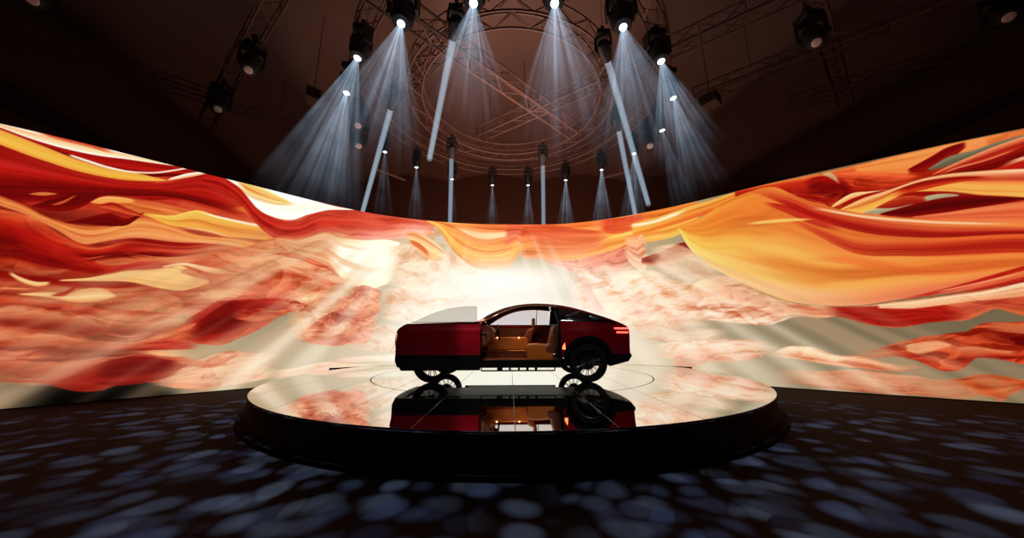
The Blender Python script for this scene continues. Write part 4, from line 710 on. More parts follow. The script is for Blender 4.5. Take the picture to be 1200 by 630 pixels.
# lower bumpers
def bumper(name, sgn, prof):
    vs = []; fs = []; n = 20
    for x, z in prof:
        w = hw(x, z)
        for q in range(n+1): s = -1+2*q/n; vs.append((x+sgn*.065*(1-abs(s)**2.4), s*(w+.003), z))
    for k in range(len(prof)-1):
        for q in range(n): a = k*(n+1)+q; fs.append((a, a+1, a+n+2, a+n+1))
    o = mesh_from(name, vs, fs, M['clad'], car); sd = o.modifiers.new('Solidify', 'SOLIDIFY'); sd.thickness = .02; sd.offset = 0
bumper('front_bumper', -1, [(-2.34, .64), (-2.34, RZ), (-2.35, .42), (-2.30, .30), (-2.1, .29)])
bumper('rear_bumper', 1, [(2.452, RZ+.01), (2.475, .50), (2.40, .405), (1.99, .315)])
# lamps
for sd in (-1, 1):
    MB().box((-2.345, sd*.80, .80), (.03, .05, .36), bev=.01).build('headlight', M['head'], car)
    for z, x0 in ((1.055, 2.13), (.975, 2.17)):
        pts = [(x0, z-.016), (2.435, z-.016), (2.435, z+.016), (x0, z+.016)]
        panel('taillight', pts, [], sd, M['tail'], car, thick=.012, off=.012, step=.03)
    panel('side_marker', [(1.035, .64), (1.035, .69), (1.085, .77), (1.10, .64)], [], sd, M['amber'], car, thick=.01, off=.010, step=.03)
MB().box((2.50, 0, 1.055), (.02, 1.2, .03)).build('light_bar', M['tail'], car)
# underbody
u = MB(); u.box((0, 0, .315), (3.9, 1.22, .05)); u.box((.02, 0, .325), (2.1, 1.80, .06)); u.box((2.05, 0, .40), (.5, 1.3, .1)); u.box((-2.05, 0, .37), (.4, 1.3, .1))
u.build('underbody', M['clad'], car, bevel=.01)
# wheel-house liners
for cx in WX:
    for sd in (-1, 1):
        l = MB(); vs = []
        a = arc(cx, .38, AR+.004, .02, PI-.02, 20); b = arc(cx, .38, AR-.012, PI-.02, .02, 20)
        l.prism(a+b, sd*.60, sd*.925); l.build('wheel_liner', M['clad'], car)
        l = MB(); l.prism(arc(cx, .38, AR, .02, PI-.02, 20), sd*.59, sd*.60); l.build('wheel_liner', M['clad'], car)

# wheels
wheel0 = None
for cx in WX:
    for sd in (-1, 1):
        if wheel0 is None:
            w = empty('wheel', (cx, sd*.83, .378)); w.parent = car; wheel0 = w
            MB().lathe([(.272, -.105), (.29, -.118), (.345, -.122), (.368, -.105), (.377, -.06), (.378, 0), (.377, .06), (.368, .105), (.345, .122), (.29, .118), (.272, .105), (.266, 0)], 64, 'Y', close=True).build('tyre', M['rubber'], w, smooth=True)
            MB().lathe([(.274, -.112), (.262, -.116), (.256, -.10), (.258, .10), (.274, .11), (.268, 0)], 64, 'Y', close=True).build('rim', M['rim'], w, smooth=True)
            sp = MB()
            for k in range(12):
                a = k*PI/6
                for da in (-.075, .075):
                    c0 = (.045*math.cos(a+da*3), -.085, .045*math.sin(a+da*3)); c1 = (.262*math.cos(a+da), -.10, .262*math.sin(a+da))
                    sp.tube(c0, c1, .0085, 6)
            sp.lathe([(.07, -.105), (.07, -.06), (.05, -.03)], 24, 'Y'); sp.build('spokes', M['rim'], w)
            MB().lathe([(.03, -.115), (.034, -.10), (.034, -.09)], 20, 'Y').build('hub_cap', M['disc'], w)
            MB().lathe([(.06, .02), (.15, .02), (.15, .045), (.06, .045)], 40, 'Y', close=True).build('brake_disc', M['disc'], w)
            MB().tube((0, .0, 0), (0, .35, 0), .03, 12).build('axle', M['clad'], w)
        else:
            w = copy_tree(wheel0, car); w.location = (cx, sd*.83, .378)
        w.rotation_euler = (0, random.random()*.5, 0 if sd < 0 else PI)

# near door, slid forward beside the front fender
DOFF = .17
def hwd(x, z): return hw(max(x+1.4, -1.0) if x < -1.6 else x+1.4, z) if False else (.965-.045*max((.75-z)/.45, 0)**2-.050*max((z-.75)/.45, 0)**2+.010*math.exp(-((z-1.0)/.045)**2))
door = panel('sliding_door', smooth_line([(-2.18, RZ), (-2.18, 1.03), (-2.165, 1.095), (-2.07, 1.15)], 5)+[(-1.6, 1.165), (-1.0, 1.178), (-.61, 1.185), (-.605, RZ)], [], -1, M['paint'], car, thick=.07, off=DOFF, wf=hwd)
d2 = panel('door_cladding', [(-2.18, RZ), (-.605, RZ), (-.60, .255), (-2.13, .25), (-2.165, .30), (-2.19, .36)], [], -1, M['clad'], door, thick=.08, off=DOFF+.008, wf=hwd)
gl = [(-1.98, 1.17)]+smooth_line([(-1.92, 1.20), (-1.6, 1.355), (-1.26, 1.462), (-.95, 1.505), (-.69, 1.508)], 6)+[(-.67, 1.17)]
panel('door_window', gl, [], -1, M['glass'], door, thick=.006, off=DOFF-.05+.02, wf=lambda x, z: .93-.10*max(z-1.17, 0)/.34)
MB().box((-1.30, -1.105, 1.181), (1.34, .03, .008)).build('window_seal', M['gold'], door)
MB().path([(-.62, -.96, .62), (-.52, -.90, .60), (-.50, -.80, .60)], .018).build('door_arm', M['clad'], door)
MB().path([(-.62, -.96, .95), (-.52, -.90, .93), (-.50, -.80, .93)], .018).build('door_arm', M['clad'], door)
MB().path([(-1.3, -1.07, .70), (-1.28, -.96, .70)], .02).build('door_arm', M['clad'], door)

# slide rail under the sill: a thin bar on little brackets with gaps of light between
r = MB(); r.box((.145, -.93, .232), (1.47, .05, .024))
for x, w_ in ((-.585, .02), (-.22, .11), (-.02, .04), (.16, .04), (.33, .05), (.50, .05), (.875, .02)): r.box((x, -.93, .266), (w_, .04, .05))
r.build('slide_rail', M['clad'], car)

# cabin
MB().box((.2, 0, .40), (1.62, 1.70, .08)).build('cabin_floor', M['leather_dk'], car)
MB().box((.20, .885, .78), (1.56, .03, .66), bev=.01).build('door_trim', M['leather_dk'], car)
MB().box((.20, .85, .80), (1.2, .06, .10), bev=.02).build('armrest', M['leather'], car)
d = MB(); d.prism([(-.72, .60), (-.72, 1.15), (-.60, 1.17), (-.40, 1.10), (-.33, .98), (-.40, .88), (-.52, .70)], -.82, .86); d.build('dashboard', M['leather_dk'], car, bevel=.02)
s = MB(); s.prism([(-.54, .62), (-.51, .79), (-.36, .885), (.35, .885), (.385, .82), (.37, .60)], -.22, .16); s.build('centre_console', M['leather'], car, bevel=.02)
MB().box((-.08, -.03, .58), (.9, .42, .03), bev=.005).build('console_trim', M['gold'], car)
MB().box((-.08, -.03, .50), (.92, .40, .13)).build('console_base', M['leather_dk'], car)
for x in (-.30, .18): MB().box((x, -.235, .873), (.03, .012, .014)).build('cabin_light', M['dot'], car)
# steering wheel
st = MB(); st.path([(-.26+.05*math.cos(a)*-.5, -.42+.17*math.sin(a), .99+.16*math.cos(a)) for a in [k*2*PI/28 for k in range(28)]], .014, 8, True)
st.tube((-.26, -.58, .99), (-.26, -.26, .99), .012); st.tube((-.26, -.42, .99), (-.26, -.42, .84), .012); st.tube((-.26, -.42, .99), (-.44, -.42, .95), .03); st.build('steering_wheel', M['clad'], car, smooth=True)
def seat(px, py, wd, tall, m):
    o = MB(); o.prism([(-.27, .0), (-.29, .15), (-.24, .20), (.20, .17), (.26, .10), (.26, 0)], -wd/2, wd/2); q = o.build('seat_cushion', m, car, bevel=.04); q.location = (px, py, .54)
    o = MB(); o.prism([(.20, .08), (.12, .16), (.28, .52), (.36, tall), (.42, tall+.02), (.47, tall-.03), (.42, .45), (.34, .08)], -wd/2, wd/2); q2 = o.build('backrest', m, car, bevel=.04); q2.location = (px, py, .54)
    o = MB(); o.box((.44, 0, tall+.13), (.075, .22, .22), bev=.03); o.tube((.42, .05, tall-.05), (.43, .05, tall+.06), .008); o.tube((.42, -.05, tall-.05), (.43, -.05, tall+.06), .008)
    q3 = o.build('headrest', M['leather_dk'], car); q3.location = (px, py, .54)
seat(.12, .46, .52, .56, M['leather_dk'])
o = MB(); o.prism([(-.29, -.14), (-.31, .12), (-.27, .20), (-.05, .215), (.20, .19), (.26, .10), (.26, -.14)], -.25, .25); q = o.build('seat_cushion', M['leather'], car, bevel=.035); q.location = (.63, -.42, .54)
o = MB(); o.prism([(.10, .02), (.09, .14), (.18, .22), (.27, .56), (.34, .60), (.40, .55), (.36, .10), (.30, .0)], -.26, .26); q = o.build('backrest', M['leather_dk'], car, bevel=.035); q.location = (.63, -.42, .54)
MB().box((.62, -.42, .45), (.5, .46, .10), bev=.02).build('seat_base', M['leather_dk'], car)

# =====================================================================
# rig: trusses
# =====================================================================
def truss(name, a, b, size, label, group=None, cell=.5):
    a = V(a); b = V(b); d = (b-a); L = d.length; t = d/L; s = V((-t.y, t.x, 0)).normalized()*size/2; u = V((0, 0, size/2))
    root = empty(name, a); tag(root, label, 'truss', group)
    c = MB()
    for p in (s+u, s-u, -s+u, -s-u): c.tube(p, d+p, .030, 6)
    c.build('chords', M['truss'], root)
    w = MB(); n = max(2, int(L/cell))
    for i in range(n):
        p = t*(L*i/n); q = t*(L*(i+1)/n); h = (p+q)/2
        for A, B in ((s+u, -s+u), (s-u, -s-u), (s+u, s-u), (-s+u, -s-u)):
            if i % 2: A, B = B, A
            w.tube(p+A, q+B, .014, 5, caps=False)
        if i % 4 == 0:
            w.tube(p+s-u, p-s-u, .016, 5, caps=False); w.tube(p+s+u, p+s-u, .016, 5, caps=False); w.tube(p-s+u, p-s-u, .016, 5, caps=False)
    w.build('lattice', M['truss'], root)
    for fr in ((.15, .85) if L > 4 else (.5,)):
        h = MB(); p = t*(L*fr); h.tube(p+u, V((p.x, p.y, 10.7-a.z)), .008, 5); h.build('hanging_cable', M['body_blk'], root)
    return root
def ring(name, c, R_, size, label, cell=.42):
    root = empty(name, c); tag(root, label, 'truss')
    h = size/2; m = MB()
    for rr_, zz in ((R_-h, h), (R_-h, -h), (R_+h, h), (R_+h, -h)):
        m.path([(rr_*math.cos(k*2*PI/96), rr_*math.sin(k*2*PI/96), zz) for k in range(96)], .030, 6, True)
    m.build('chords', M['truss'], root)
    w = MB(); n = int(2*PI*R_/cell)//2*2
    def P(k, o, z): a = k*2*PI/n; return ((R_+o)*math.cos(a), (R_+o)*math.sin(a), z)
    for k in range(n):
        s = 1 if k % 2 else -1
        w.tube(P(k, -h*s, -h), P(k+1, h*s, -h), .014, 5, caps=False); w.tube(P(k, -h*s, h), P(k+1, h*s, h), .014, 5, caps=False)
        w.tube(P(k, h, -h*s), P(k+1, h, h*s), .014, 5, caps=False); w.tube(P(k, -h, -h*s), P(k+1, -h, h*s), .014, 5, caps=False)
    w.build('lattice', M['truss'], root)
    for k in range(8):
        a = k*PI/4+.3; hc = MB(); hc.tube((R_*math.cos(a), R_*math.sin(a), h), (R_*math.cos(a), R_*math.sin(a), 10.7-c[2]), .008, 5); hc.build('hanging_cable', M['body_blk'], root)
    return root
def hang_bar(a, b, label):
    a = V(a); b = V(b); r = empty('light_bar', a); tag(r, label, 'light bar', 'hanging bars above the LED wall')
    d = b-a; h = MB(); h.tube((0, 0, 0), d, .05, 8); h.build('housing', M['truss'], r)
    for f in (.15, .85):
        p = d*f; h = MB(); h.tube(p+V((0, 0, .04)), (p.x, p.y, 10.7-a.z), .008, 5); h.build('hanging_cable', M['body_blk'], r)
def hang_speaker(p, label):
    r = empty('speaker', p, .6); tag(r, label, 'speaker', 'small hanging speakers')
    m = MB(); m.prism([(-.18, -.14), (.18, -.2), (.18, .12), (-.18, .16)], -.22, .22); m.build('cabinet', M['body_blk'], r)
    MB().prism([(-.17, -.148), (.17, -.206), (.17, -.20), (-.17, -.14)], -.21, .21).build('grille', M['truss'], r)
    m = MB(); m.tube((0, 0, .1), (0, 0, 10.7-p[2]), .012, 6); m.build('hanging_pole', M['body_blk'], r)
RINGS = ring('circular_truss', (.05, 8.5, 8.2), 4.05, .38, 'large outer circular truss carrying the fanned beam lamps'), ring('circular_truss', (.05, 8.55, 8.15), 2.75, .40, 'smaller inner circular truss carrying the pencil beam lamps')
truss('straight_truss', (-1.08, 10.85, 8.62), (9.58, 3.32, 8.62), 0.36, 'long straight box truss crossing the inner ring towards the upper right', 'straight trusses under the tent ceiling')
truss('straight_truss', (-5.29, 2.46, 7.75), (2.13, 9.46, 7.75), 0.36, 'straight box truss crossing the inner ring from upper left to lower right', 'straight trusses under the tent ceiling')
truss('straight_truss', (-3.91, 9.18, 8.62), (-0.73, 6.28, 8.62), 0.36, 'short box truss bridging the left side of the inner ring', 'straight trusses under the tent ceiling')
truss('straight_truss', (-2.11, 3.45, 8.62), (-10.57, 10.21, 8.62), 0.36, 'left box truss descending steeply above the two unlit lamps', 'straight trusses under the tent ceiling')
truss('straight_truss', (-15.55, 4.71, 9.02), (-7.09, 11.68, 9.02), 0.36, 'long far left box truss running above the LED wall', 'straight trusses under the tent ceiling')
truss('straight_truss', (5.76, 8.92, 8.62), (13.64, 2.93, 8.62), 0.36, 'dark box truss right of the outer ring, behind the small speaker', 'straight trusses under the tent ceiling')
truss('straight_truss', (9.02, 9.28, 8.62), (16.12, 4.51, 8.62), 0.36, 'far right box truss running above the LED wall', 'straight trusses under the tent ceiling')
truss('straight_truss', (4.08, 3.71, 9.02), (11.2, 9.53, 9.02), 0.36, 'steep right box truss carrying an unlit lamp', 'straight trusses under the tent ceiling')
hang_bar((-4.78, 10.83, 7.2), (-4.01, 11.67, 7.2), 'pale horizontal bar hanging left above the LED wall')
hang_bar((3.58, 11.47, 7.2), (4.43, 10.89, 7.2), 'pale horizontal bar hanging right above the LED wall')
hang_speaker((-5.58, 8.18, 8.0), 'small speaker hanging left of the fanned beams')
hang_speaker((5.83, 8.33, 8.0), 'small speaker hanging right of the fanned beams')

# =====================================================================
# stage lights
# =====================================================================
def beam_mat(name, A, wide, L_, tan_):
    A = float(A)
    m = bpy.data.materials.new(name); m.use_nodes = True; nt = m.node_tree; N = nt.nodes; K = nt.links
    for n in list(N):
        if n.type != 'OUTPUT_MATERIAL': N.remove(n)
    out = [n for n in N if n.type == 'OUTPUT_MATERIAL'][0]
    def ma(op, a, b=None, c=None):
        n = N.new('ShaderNodeMath'); n.operation = op
        for i, q in enumerate((a, b, c)):
            if q is None: continue
            if isinstance(q, (int, float)): n.inputs[i].default_value = q
            else: K.new(q, n.inputs[i])
        return n.outputs[0]
    tc = N.new('ShaderNodeTexCoord'); sp = N.new('ShaderNodeSeparateXYZ'); K.new(tc.outputs['Object'], sp.inputs[0])
    oi = N.new('ShaderNodeObjectInfo')
    d = ma('MAXIMUM', ma('MULTIPLY', sp.outputs[2], -1), .03)
    em = N.new('ShaderNodeEmission')
    if wide:
        dd = ma('ADD', d, .12)
        u = ma('DIVIDE', sp.outputs[0], dd); v = ma('DIVIDE', sp.outputs[1], dd)
        cb = N.new('ShaderNodeCombineXYZ'); K.new(u, cb.inputs[0]); K.new(v, cb.inputs[1]); K.new(ma('MULTIPLY', oi.outputs['Random'], 40), cb.inputs[2])
        nz = N.new('ShaderNodeTexNoise'); nz.inputs['Scale'].default_value = 22; nz.inputs['Detail'].default_value = 2; K.new(cb.outputs[0], nz.inputs['Vector'])
        mr = N.new('ShaderNodeMapRange'); mr.interpolation_type = 'SMOOTHSTEP'; mr.inputs['From Min'].default_value = .46; mr.inputs['From Max'].default_value = .68; mr.inputs['To Min'].default_value = .04; mr.inputs['To Max'].default_value = 1.35; K.new(nz.outputs[0], mr.inputs['Value'])
        rad = ma('DIVIDE', ma('SQRT', ma('ADD', ma('MULTIPLY', u, u), ma('MULTIPLY', v, v))), tan_)
        ed = N.new('ShaderNodeMapRange'); ed.interpolation_type = 'SMOOTHSTEP'; ed.inputs['From Min'].default_value = 1.0; ed.inputs['From Max'].default_value = .86; K.new(rad, ed.inputs['Value'])
        fall = ma('DIVIDE', 1, ma('ADD', ma('POWER', d, 1.35), .03))
        sm = N.new('ShaderNodeTexNoise'); sm.inputs['Scale'].default_value = 1.8; sm.inputs['Detail'].default_value = 2; K.new(tc.outputs['Object'], sm.inputs['Vector'])
        s2 = N.new('ShaderNodeMapRange'); s2.inputs['From Min'].default_value = .3; s2.inputs['From Max'].default_value = .65; s2.inputs['To Min'].default_value = .35; s2.inputs['To Max'].default_value = 1.2; K.new(sm.outputs[0], s2.inputs['Value'])
        en = N.new('ShaderNodeMapRange'); en.interpolation_type = 'SMOOTHSTEP'; en.inputs['From Min'].default_value = L_; en.inputs['From Max'].default_value = L_*.35; K.new(d, en.inputs['Value'])
        x = ma('MULTIPLY', mr.outputs[0], ed.outputs[0]); x = ma('MULTIPLY', x, fall); x = ma('MULTIPLY', x, s2.outputs[0]); x = ma('MULTIPLY', x, en.outputs[0]); x = ma('MULTIPLY', x, A)
    else:
        en = N.new('ShaderNodeMapRange'); en.interpolation_type = 'SMOOTHSTEP'; en.inputs['From Min'].default_value = L_; en.inputs['From Max'].default_value = L_*.75; K.new(d, en.inputs['Value'])
        fa = N.new('ShaderNodeMapRange'); fa.inputs['From Min'].default_value = 0; fa.inputs['From Max'].default_value = L_; fa.inputs['To Min'].default_value = 1.0; fa.inputs['To Max'].default_value = .55; K.new(d, fa.inputs['Value'])
        x = ma('MULTIPLY', en.outputs[0], A); x = ma('MULTIPLY', x, fa.outputs[0])
    em.inputs['Color'].default_value = (.60, .78, 1.0, 1) if wide else (.62, .82, 1, 1)
    K.new(x, em.inputs['Strength']); K.new(em.outputs[0], out.inputs['Volume'])
    m.volume_intersection_method = 'FAST' if hasattr(m, 'volume_intersection_method') else None
    return m
def head_geo(scale=1.0, fat=1.0):
    """moving head: shapes for base, yoke and head with the lens at the origin, throwing along -Z"""
    S_ = scale
    b = MB(); b.box((0, 0, .76*S_), (.34*S_, .30*S_, .14*S_), bev=.02); b.tube((0, 0, .83*S_), (0, 0, 1.0*S_), .02*S_, 8); b.box((0, 0, .99*S_), (.10*S_, .10*S_, .06*S_))
    y = MB()
    for s in (-1, 1): y.box((s*.20*S_, 0, .50*S_), (.045*S_, .14*S_, .42*S_), bev=.012)
    y.box((0, 0, .685*S_), (.44*S_, .16*S_, .05*S_), bev=.01)
    h = MB(); h.lathe([(.088*S_, .0), (.125*S_, .012*S_), (.135*S_, .10*S_), (.165*S_, .22*S_), (.17*S_, .38*S_), (.15*S_, .50*S_), (.09*S_, .55*S_)], 28)
    for k in range(6): a = k*PI/3; h.box((.165*S_*math.cos(a), .165*S_*math.sin(a), .33*S_), (.035*S_, .035*S_, .22*S_))
    bmesh.ops.scale(h.bm, vec=(fat, fat, 1), verts=h.bm.verts); bmesh.ops.scale(y.bm, vec=(fat, fat, 1), verts=y.bm.verts)
    l = MB(); l.lathe([(.0005, -.012*S_), (.05*S_, -.010*S_), (.084*S_, .004*S_), (.084*S_, .02*S_)], 28)
    return b, y, h, l
WIDE = [
  ((-3.29, 6.05, 7.2), (-3.66, 5.6, 3.32), 15, 1, 'fanned beam lamp with a big black head, outermost left of the near arc'),
  ((-4.03, 7.09, 7.2), (-4.24, 6.84, 3.8), 13, 0.9, "fanned beam lamp low at the left, its bright lens inside its neighbour's beam"),
  ((-4.06, 9.72, 7.2), (-3.99, 9.79, 4.58), 9, 0.3, 'faint fanned beam lamp between the left pencil beam and the outermost left fan'),
  ((-2.09, 5.25, 7.2), (-2.15, 4.62, 3.94), 15, 1.1, 'fanned beam lamp second from left along the near arc, broad bright fan'),
  ((-0.65, 4.85, 7.2), (-0.62, 4.11, 4.19), 13.5, 1, "fanned beam lamp left of top centre, lens at the picture's top edge"),
  ((0.82, 4.85, 7.2), (0.84, 4.12, 3.7), 15, 0.8, "fanned beam lamp right of top centre, lens at the picture's top edge"),
  ((2.22, 5.31, 7.2), (2.15, 4.69, 3.81), 16, 0.9, 'fanned beam lamp with a big black head right of the top centre pair'),
  ((3.33, 6.12, 7.2), (3.44, 5.68, 4.49), 15, 0.8, 'fanned beam lamp with a big black head, outermost right of the near arc'),
  ((4.15, 7.25, 7.2), (4.53, 7.03, 4.44), 12, 0.8, 'fanned beam lamp low at the right, just below the outermost right head'),
  ((4.1, 9.82, 7.2), (3.82, 9.9, 4.19), 11, 0.7, 'fanned beam lamp crossed by the right pencil beam above the LED wall'),
  ((3.32, 10.89, 7.2), (3.25, 11.04, 4.7), 11.5, 0.9, 'fanned beam lamp over the LED wall, beside the pale right hanging bar'),
  ((2.15, 11.68, 7.2), (2.1, 11.89, 4.73), 11, 0.8, 'fanned beam lamp over the LED wall, first right of the short pencil beam near centre'),
  ((0.73, 12.11, 7.2), (0.72, 12.36, 4.93), 9.5, 0.6, 'fanned beam lamp over the LED wall, first left of the short pencil beam near centre'),
  ((-0.69, 12.11, 7.2), (-0.68, 12.36, 4.93), 9.5, 0.5, 'fanned beam lamp over the LED wall, second left of the short pencil beam near centre'),
  ((-2.2, 11.61, 7.2), (-2.19, 11.81, 4.92), 8, 0.3, 'fanned beam lamp directly below the left short pencil beam lamp'),
  ((-3.31, 10.71, 7.2), (-3.22, 10.85, 4.78), 9.5, 0.35, 'fanned beam lamp over the LED wall, just right of the pale left hanging bar'),
  ((4.47, 8.58, 7.2), (4.93, 8.59, 4.46), 9, 0.45, 'fanned beam lamp at the right, its beam grazing the lower right fan'),
]
NARROW = [
  ((-1.14, 5.56, 7.2), (-2.52, 9.4, 6.74), 'pencil beam lamp throwing the longest, brightest shaft left of centre'),
  ((-3.13, 7.64, 7.2), (-6.05, 12.6, 5.78), 'pencil beam lamp at the left throwing a slanting grey shaft'),
  ((-1.96, 10.08, 7.2), (-2.44, 12.8, 5.19), 'short pencil beam lamp above the LED wall left of centre'),
  ((1.16, 10.53, 7.2), (1.37, 12.8, 5.18), 'short pencil beam lamp above the LED wall right of centre'),
  ((3.18, 8.55, 7.2), (5.18, 12.6, 5.3), 'pencil beam lamp at the right throwing a slanting grey shaft down'),
  ((2.14, 6.1, 7.2), (4.77, 10.6, 5.73), 'pencil beam lamp right of centre on a black head, shaft leaning right'),
]
UNLIT = [
  ((-6.29, 6.81, 7.6), 'unlit moving head lamp hanging from the left truss, pale glass bottom'),
  ((-8.23, 8.2, 7.6), 'unlit moving head lamp lower left, where two trusses meet'),
  ((6.75, 6.02, 7.6), 'unlit moving head lamp on the right truss with orange glints'),
  ((10.45, 5.6, 7.8), 'unlit moving head lamp in the top right corner'),
  ((-9.38, 5.3, 7.8), 'unlit moving head lamp at the top left corner'),
  ((-4.61, 9.06, 7.0), 'unlit pinkish lamp below the lower left fanned beams'),
  ((4.3, 9.06, 7.0), 'unlit orange glinting lamp beside the right pencil beams'),
  ((-4.4, 8.5, 7.3), 'small unlit lamp below the left head with one white glint'),
]
LN = 10.5
BN = beam_mat('pencil_beam', 1.9, False, LN, 0)
def parts(root, d, scale=1., lens=None, fat=1.):
    """base hangs plumb; yoke turns; head tilts so that it throws along d"""
    k = head_geo(scale, fat)
    b = k[0].build('mounting_base', M['body_blk'], root)
    y = k[1].build('yoke', M['body_blk'], root)
    h = k[2].build('lamp_head', M['body_blk'], root, smooth=True)
    l = k[3].build('lens', lens or M['lens_off'], root)
    d = V(d).normalized(); q = V((0, 0, -1)).rotation_difference(d)
    h.rotation_mode = l.rotation_mode = 'QUATERNION'; h.rotation_quaternion = q; l.rotation_quaternion = q
    # pivot: head swings about the yoke axis, root sits at the lens
    piv = -d*.40*scale
    off = V((piv.x, piv.y, piv.z-.40*scale))
    b.location = off; y.location = off; y.rotation_euler = (0, 0, math.atan2(d.y, d.x)+PI/2)
    return q
def beam(root, q, wide, L_, ta=0, A=1.):
    m = MB()
    if wide: m.lathe([(.07, -.015), (.07+L_*ta, -L_)], 32)
    else: m.lathe([(.078, -.015), (.085, -L_)], 24)
    o = m.build('light_beam', beam_mat('fanned_beam', A, True, L_, ta) if wide else BN, root); o.rotation_mode = 'QUATERNION'; o.rotation_quaternion = q
    tag(o, label='pale blue shaft of light in the haze')
    return o
for (p, e, half, A, label) in WIDE:
    r = empty('beam_lamp', p); tag(r, label, 'stage light', 'fanned beam lamps on the outer ring')
    d = V(e)-V(p)
    q = parts(r, d, 1.0 if p[1] < 8.9 else .8, M['lens'], 1.35 if p[1] < 7.5 else 1.); beam(r, q, True, d.length, math.tan(math.radians(half)), A)
for (p, e, label) in NARROW:
    r = empty('pencil_beam_lamp', p); tag(r, label, 'stage light', 'pencil beam lamps on the inner ring')
    d = V(e)-V(p); q = parts(r, d, .8, M['lens_soft']); beam(r, q, False, min(d.length, LN))
for (p, label) in UNLIT:
    r = empty('moving_head_lamp', p); tag(r, label, 'stage light', 'unlit lamps hanging in the dark')
    parts(r, (-p[0]*.06, -.5, -1), 1.25)

# =====================================================================
# lights
# =====================================================================
def area(name, loc, target, size, power, color, spread=None):
    l = bpy.data.lights.new(name, 'AREA'); l.energy = power; l.size = size; l.color = color
    if spread: l.spread = spread
    o = bpy.data.objects.new(name, l); o.location = loc; o.rotation_euler = (V(target)-V(loc)).to_track_quat('-Z', 'Y').to_euler(); return link(o)
def spot(name, loc, target, power, color, ang, blend=.5, r=.05):
    l = bpy.data.lights.new(name, 'SPOT'); l.energy = power; l.color = color; l.spot_size = ang; l.spot_blend = blend; l.shadow_soft_size = r
    o = bpy.data.objects.new(name, l); o.location = loc; o.rotation_euler = (V(target)-V(loc)).to_track_quat('-Z', 'Y').to_euler(); return link(o)
# gobo wash: soft blue dots over the carpet all round the stage
def gobo(loc, target, power, scale, seed, color, ang):
    o = spot('gobo_wash_light', loc, target, power, color, math.radians(ang), .45, .0)
    l = o.data; l.use_nodes = True; nt = l.node_tree; N = nt.nodes; K = nt.links
    em = [n for n in N if n.type == 'EMISSION'][0]
    tc = N.new('ShaderNodeTexCoord'); sp = N.new('ShaderNodeSeparateXYZ'); K.new(tc.outputs['Normal'], sp.inputs[0])
    cb = N.new('ShaderNodeCombineXYZ')
    for i in (0, 1):
        dv = N.new('ShaderNodeMath'); dv.operation = 'DIVIDE'; K.new(sp.outputs[i], dv.inputs[0]); K.new(sp.outputs[2], dv.inputs[1]); K.new(dv.outputs[0], cb.inputs[i])
    cb.inputs[2].default_value = seed
    nw = N.new('ShaderNodeTexNoise'); nw.inputs['Scale'].default_value = 7; K.new(cb.outputs[0], nw.inputs['Vector'])
    mxv = N.new('ShaderNodeMix'); mxv.data_type = 'VECTOR'; mxv.inputs['Factor'].default_value = .06; K.new(cb.outputs[0], mxv.inputs['A']); K.new(nw.outputs['Color'], mxv.inputs['B'])
    vo = N.new('ShaderNodeTexVoronoi'); vo.inputs['Scale'].default_value = scale; vo.inputs['Randomness'].default_value = 1.0; K.new(mxv.outputs['Result'], vo.inputs['Vector'])
    mr = N.new('ShaderNodeMapRange'); mr.interpolation_type = 'SMOOTHSTEP'; mr.inputs['From Min'].default_value = .56; mr.inputs['From Max'].default_value = .26; K.new(vo.outputs['Distance'], mr.inputs['Value'])
    sc_ = N.new('ShaderNodeSeparateColor'); K.new(vo.outputs['Color'], sc_.inputs[0])
    m2 = N.new('ShaderNodeMapRange'); m2.inputs['To Min'].default_value = .15; m2.inputs['To Max'].default_value = 1.0; K.new(sc_.outputs[0], m2.inputs['Value'])
    ml = N.new('ShaderNodeMath'); ml.operation = 'MULTIPLY'; K.new(mr.outputs[0], ml.inputs[0]); K.new(m2.outputs[0], ml.inputs[1])
    cm = N.new('ShaderNodeMix'); cm.data_type = 'RGBA'; cm.inputs['A'].default_value = (.50, .76, .98, 1); cm.inputs['B'].default_value = (.26, .45, .92, 1); K.new(sc_.outputs[1], cm.inputs['Factor'])
    K.new(cm.outputs['Result'], em.inputs['Color'])
    # keep the floor evenly lit out to the rim of the throw
    p2 = N.new('ShaderNodeMath'); p2.operation = 'POWER'; K.new(sp.outputs[2], p2.inputs[0]); p2.inputs[1].default_value = -2.0; p2.inputs[0].default_value = 1
    ab = N.new('ShaderNodeMath'); ab.operation = 'ABSOLUTE'; K.new(sp.outputs[2], ab.inputs[0]); K.new(ab.outputs[0], p2.inputs[0])
    m3 = N.new('ShaderNodeMath'); m3.operation = 'MULTIPLY'; K.new(ml.outputs[0], m3.inputs[0]); K.new(p2.outputs[0], m3.inputs[1])
    K.new(m3.outputs[0], em.inputs['Strength'])
    return o
gobo((-3.29, 6.05, 7.1), (-4.6, 3.6, 0), 5200, 23, 0, (.8, .9, 1), 68)
gobo((3.33, 6.12, 7.1), (4.4, 3.6, 0), 5600, 23, 3, (.8, .9, 1), 62)
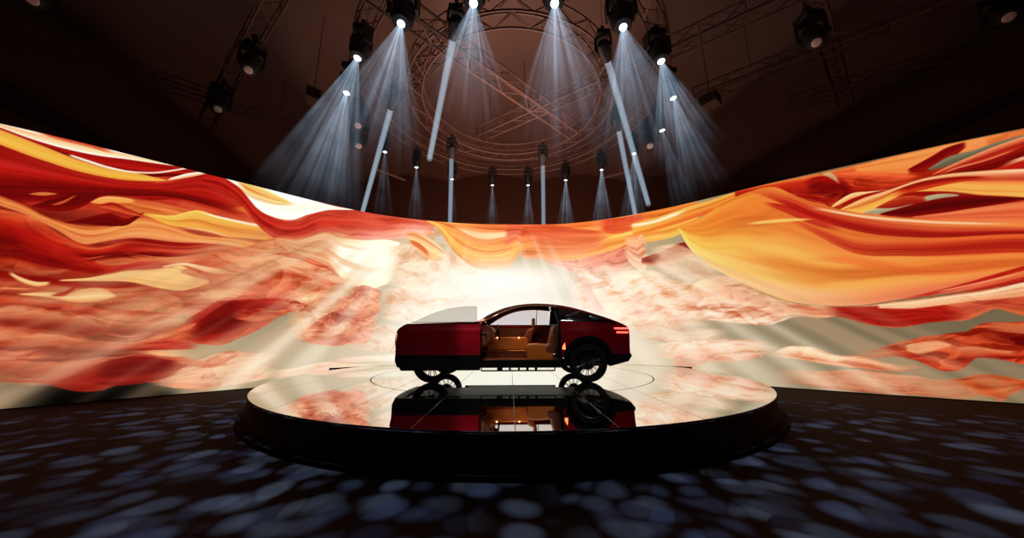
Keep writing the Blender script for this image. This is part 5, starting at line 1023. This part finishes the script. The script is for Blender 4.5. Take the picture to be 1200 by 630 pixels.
gobo((0.1, 4.85, 7.1), (0, 1.9, 0), 4300, 22, 7, (.8, .9, 1), 64)
spot('key_light', (-1.6, 1.5, 7.2), (-.2, 7.4, 1.0), 380, (1, .92, .86), math.radians(34), .6, .25)
spot('key_light', (2.4, 1.8, 7.2), (.8, 7.4, 1.0), 330, (1, .92, .86), math.radians(34), .6, .25)
spot('door_highlight_fill', (-1.0, 4.2, 6.8), (-.74, 6.6, 1.5), 1700, (1, .93, .93), math.radians(8), 1., .05)  # added spot that makes the bright patch on the door's upper rear corner
# dome light inside the cabin
dl = bpy.data.lights.new('dome_light', 'AREA'); dl.energy = 6.5; dl.size = .5; dl.color = (1, .62, .32)
do = bpy.data.objects.new('dome_light', dl); do.location = (.2, 7.55, HP+1.5); link(do)
# added unseen warm fills for the ceiling and the void behind the LED wall
area('ceiling_fill', (0, 8.6, 6.4), (0, 9.2, 12), 4, 120, (1, .60, .46))
area('void_fill', (0, 14.0, 2.0), (0, 18.5, 8), 9, 260, (1, .46, .28))

w = bpy.data.worlds.new('world'); w.use_nodes = True; w.node_tree.nodes['Background'].inputs[0].default_value = (.05, .022, .018, 1); w.node_tree.nodes['Background'].inputs[1].default_value = .06
sc.world = w

# =====================================================================
# camera
# =====================================================================
cd = bpy.data.cameras.new('camera'); cd.sensor_width = 36; cd.lens = 36*385.42/1200; cd.clip_start = .05; cd.clip_end = 200
cam = link(bpy.data.objects.new('camera', cd)); cam.location = (0, 0, 1.275)
from mathutils import Matrix
cam.matrix_world = Matrix.Translation((0, 0, 1.275)) @ Matrix.Rotation(-.00633, 4, 'Z') @ Matrix.Rotation(PI/2+.20597, 4, 'X') @ Matrix.Rotation(-.00329, 4, 'Z')
sc.camera = cam
sc.view_settings.view_transform = 'Standard'; sc.view_settings.look = 'None'
sc.cycles.use_denoising = True
sc.cycles.max_bounces = 8; sc.cycles.transparent_max_bounces = 24; sc.cycles.volume_bounces = 0
sc.cycles.volume_step_rate = .35
sc.cycles.sample_clamp_indirect = 4
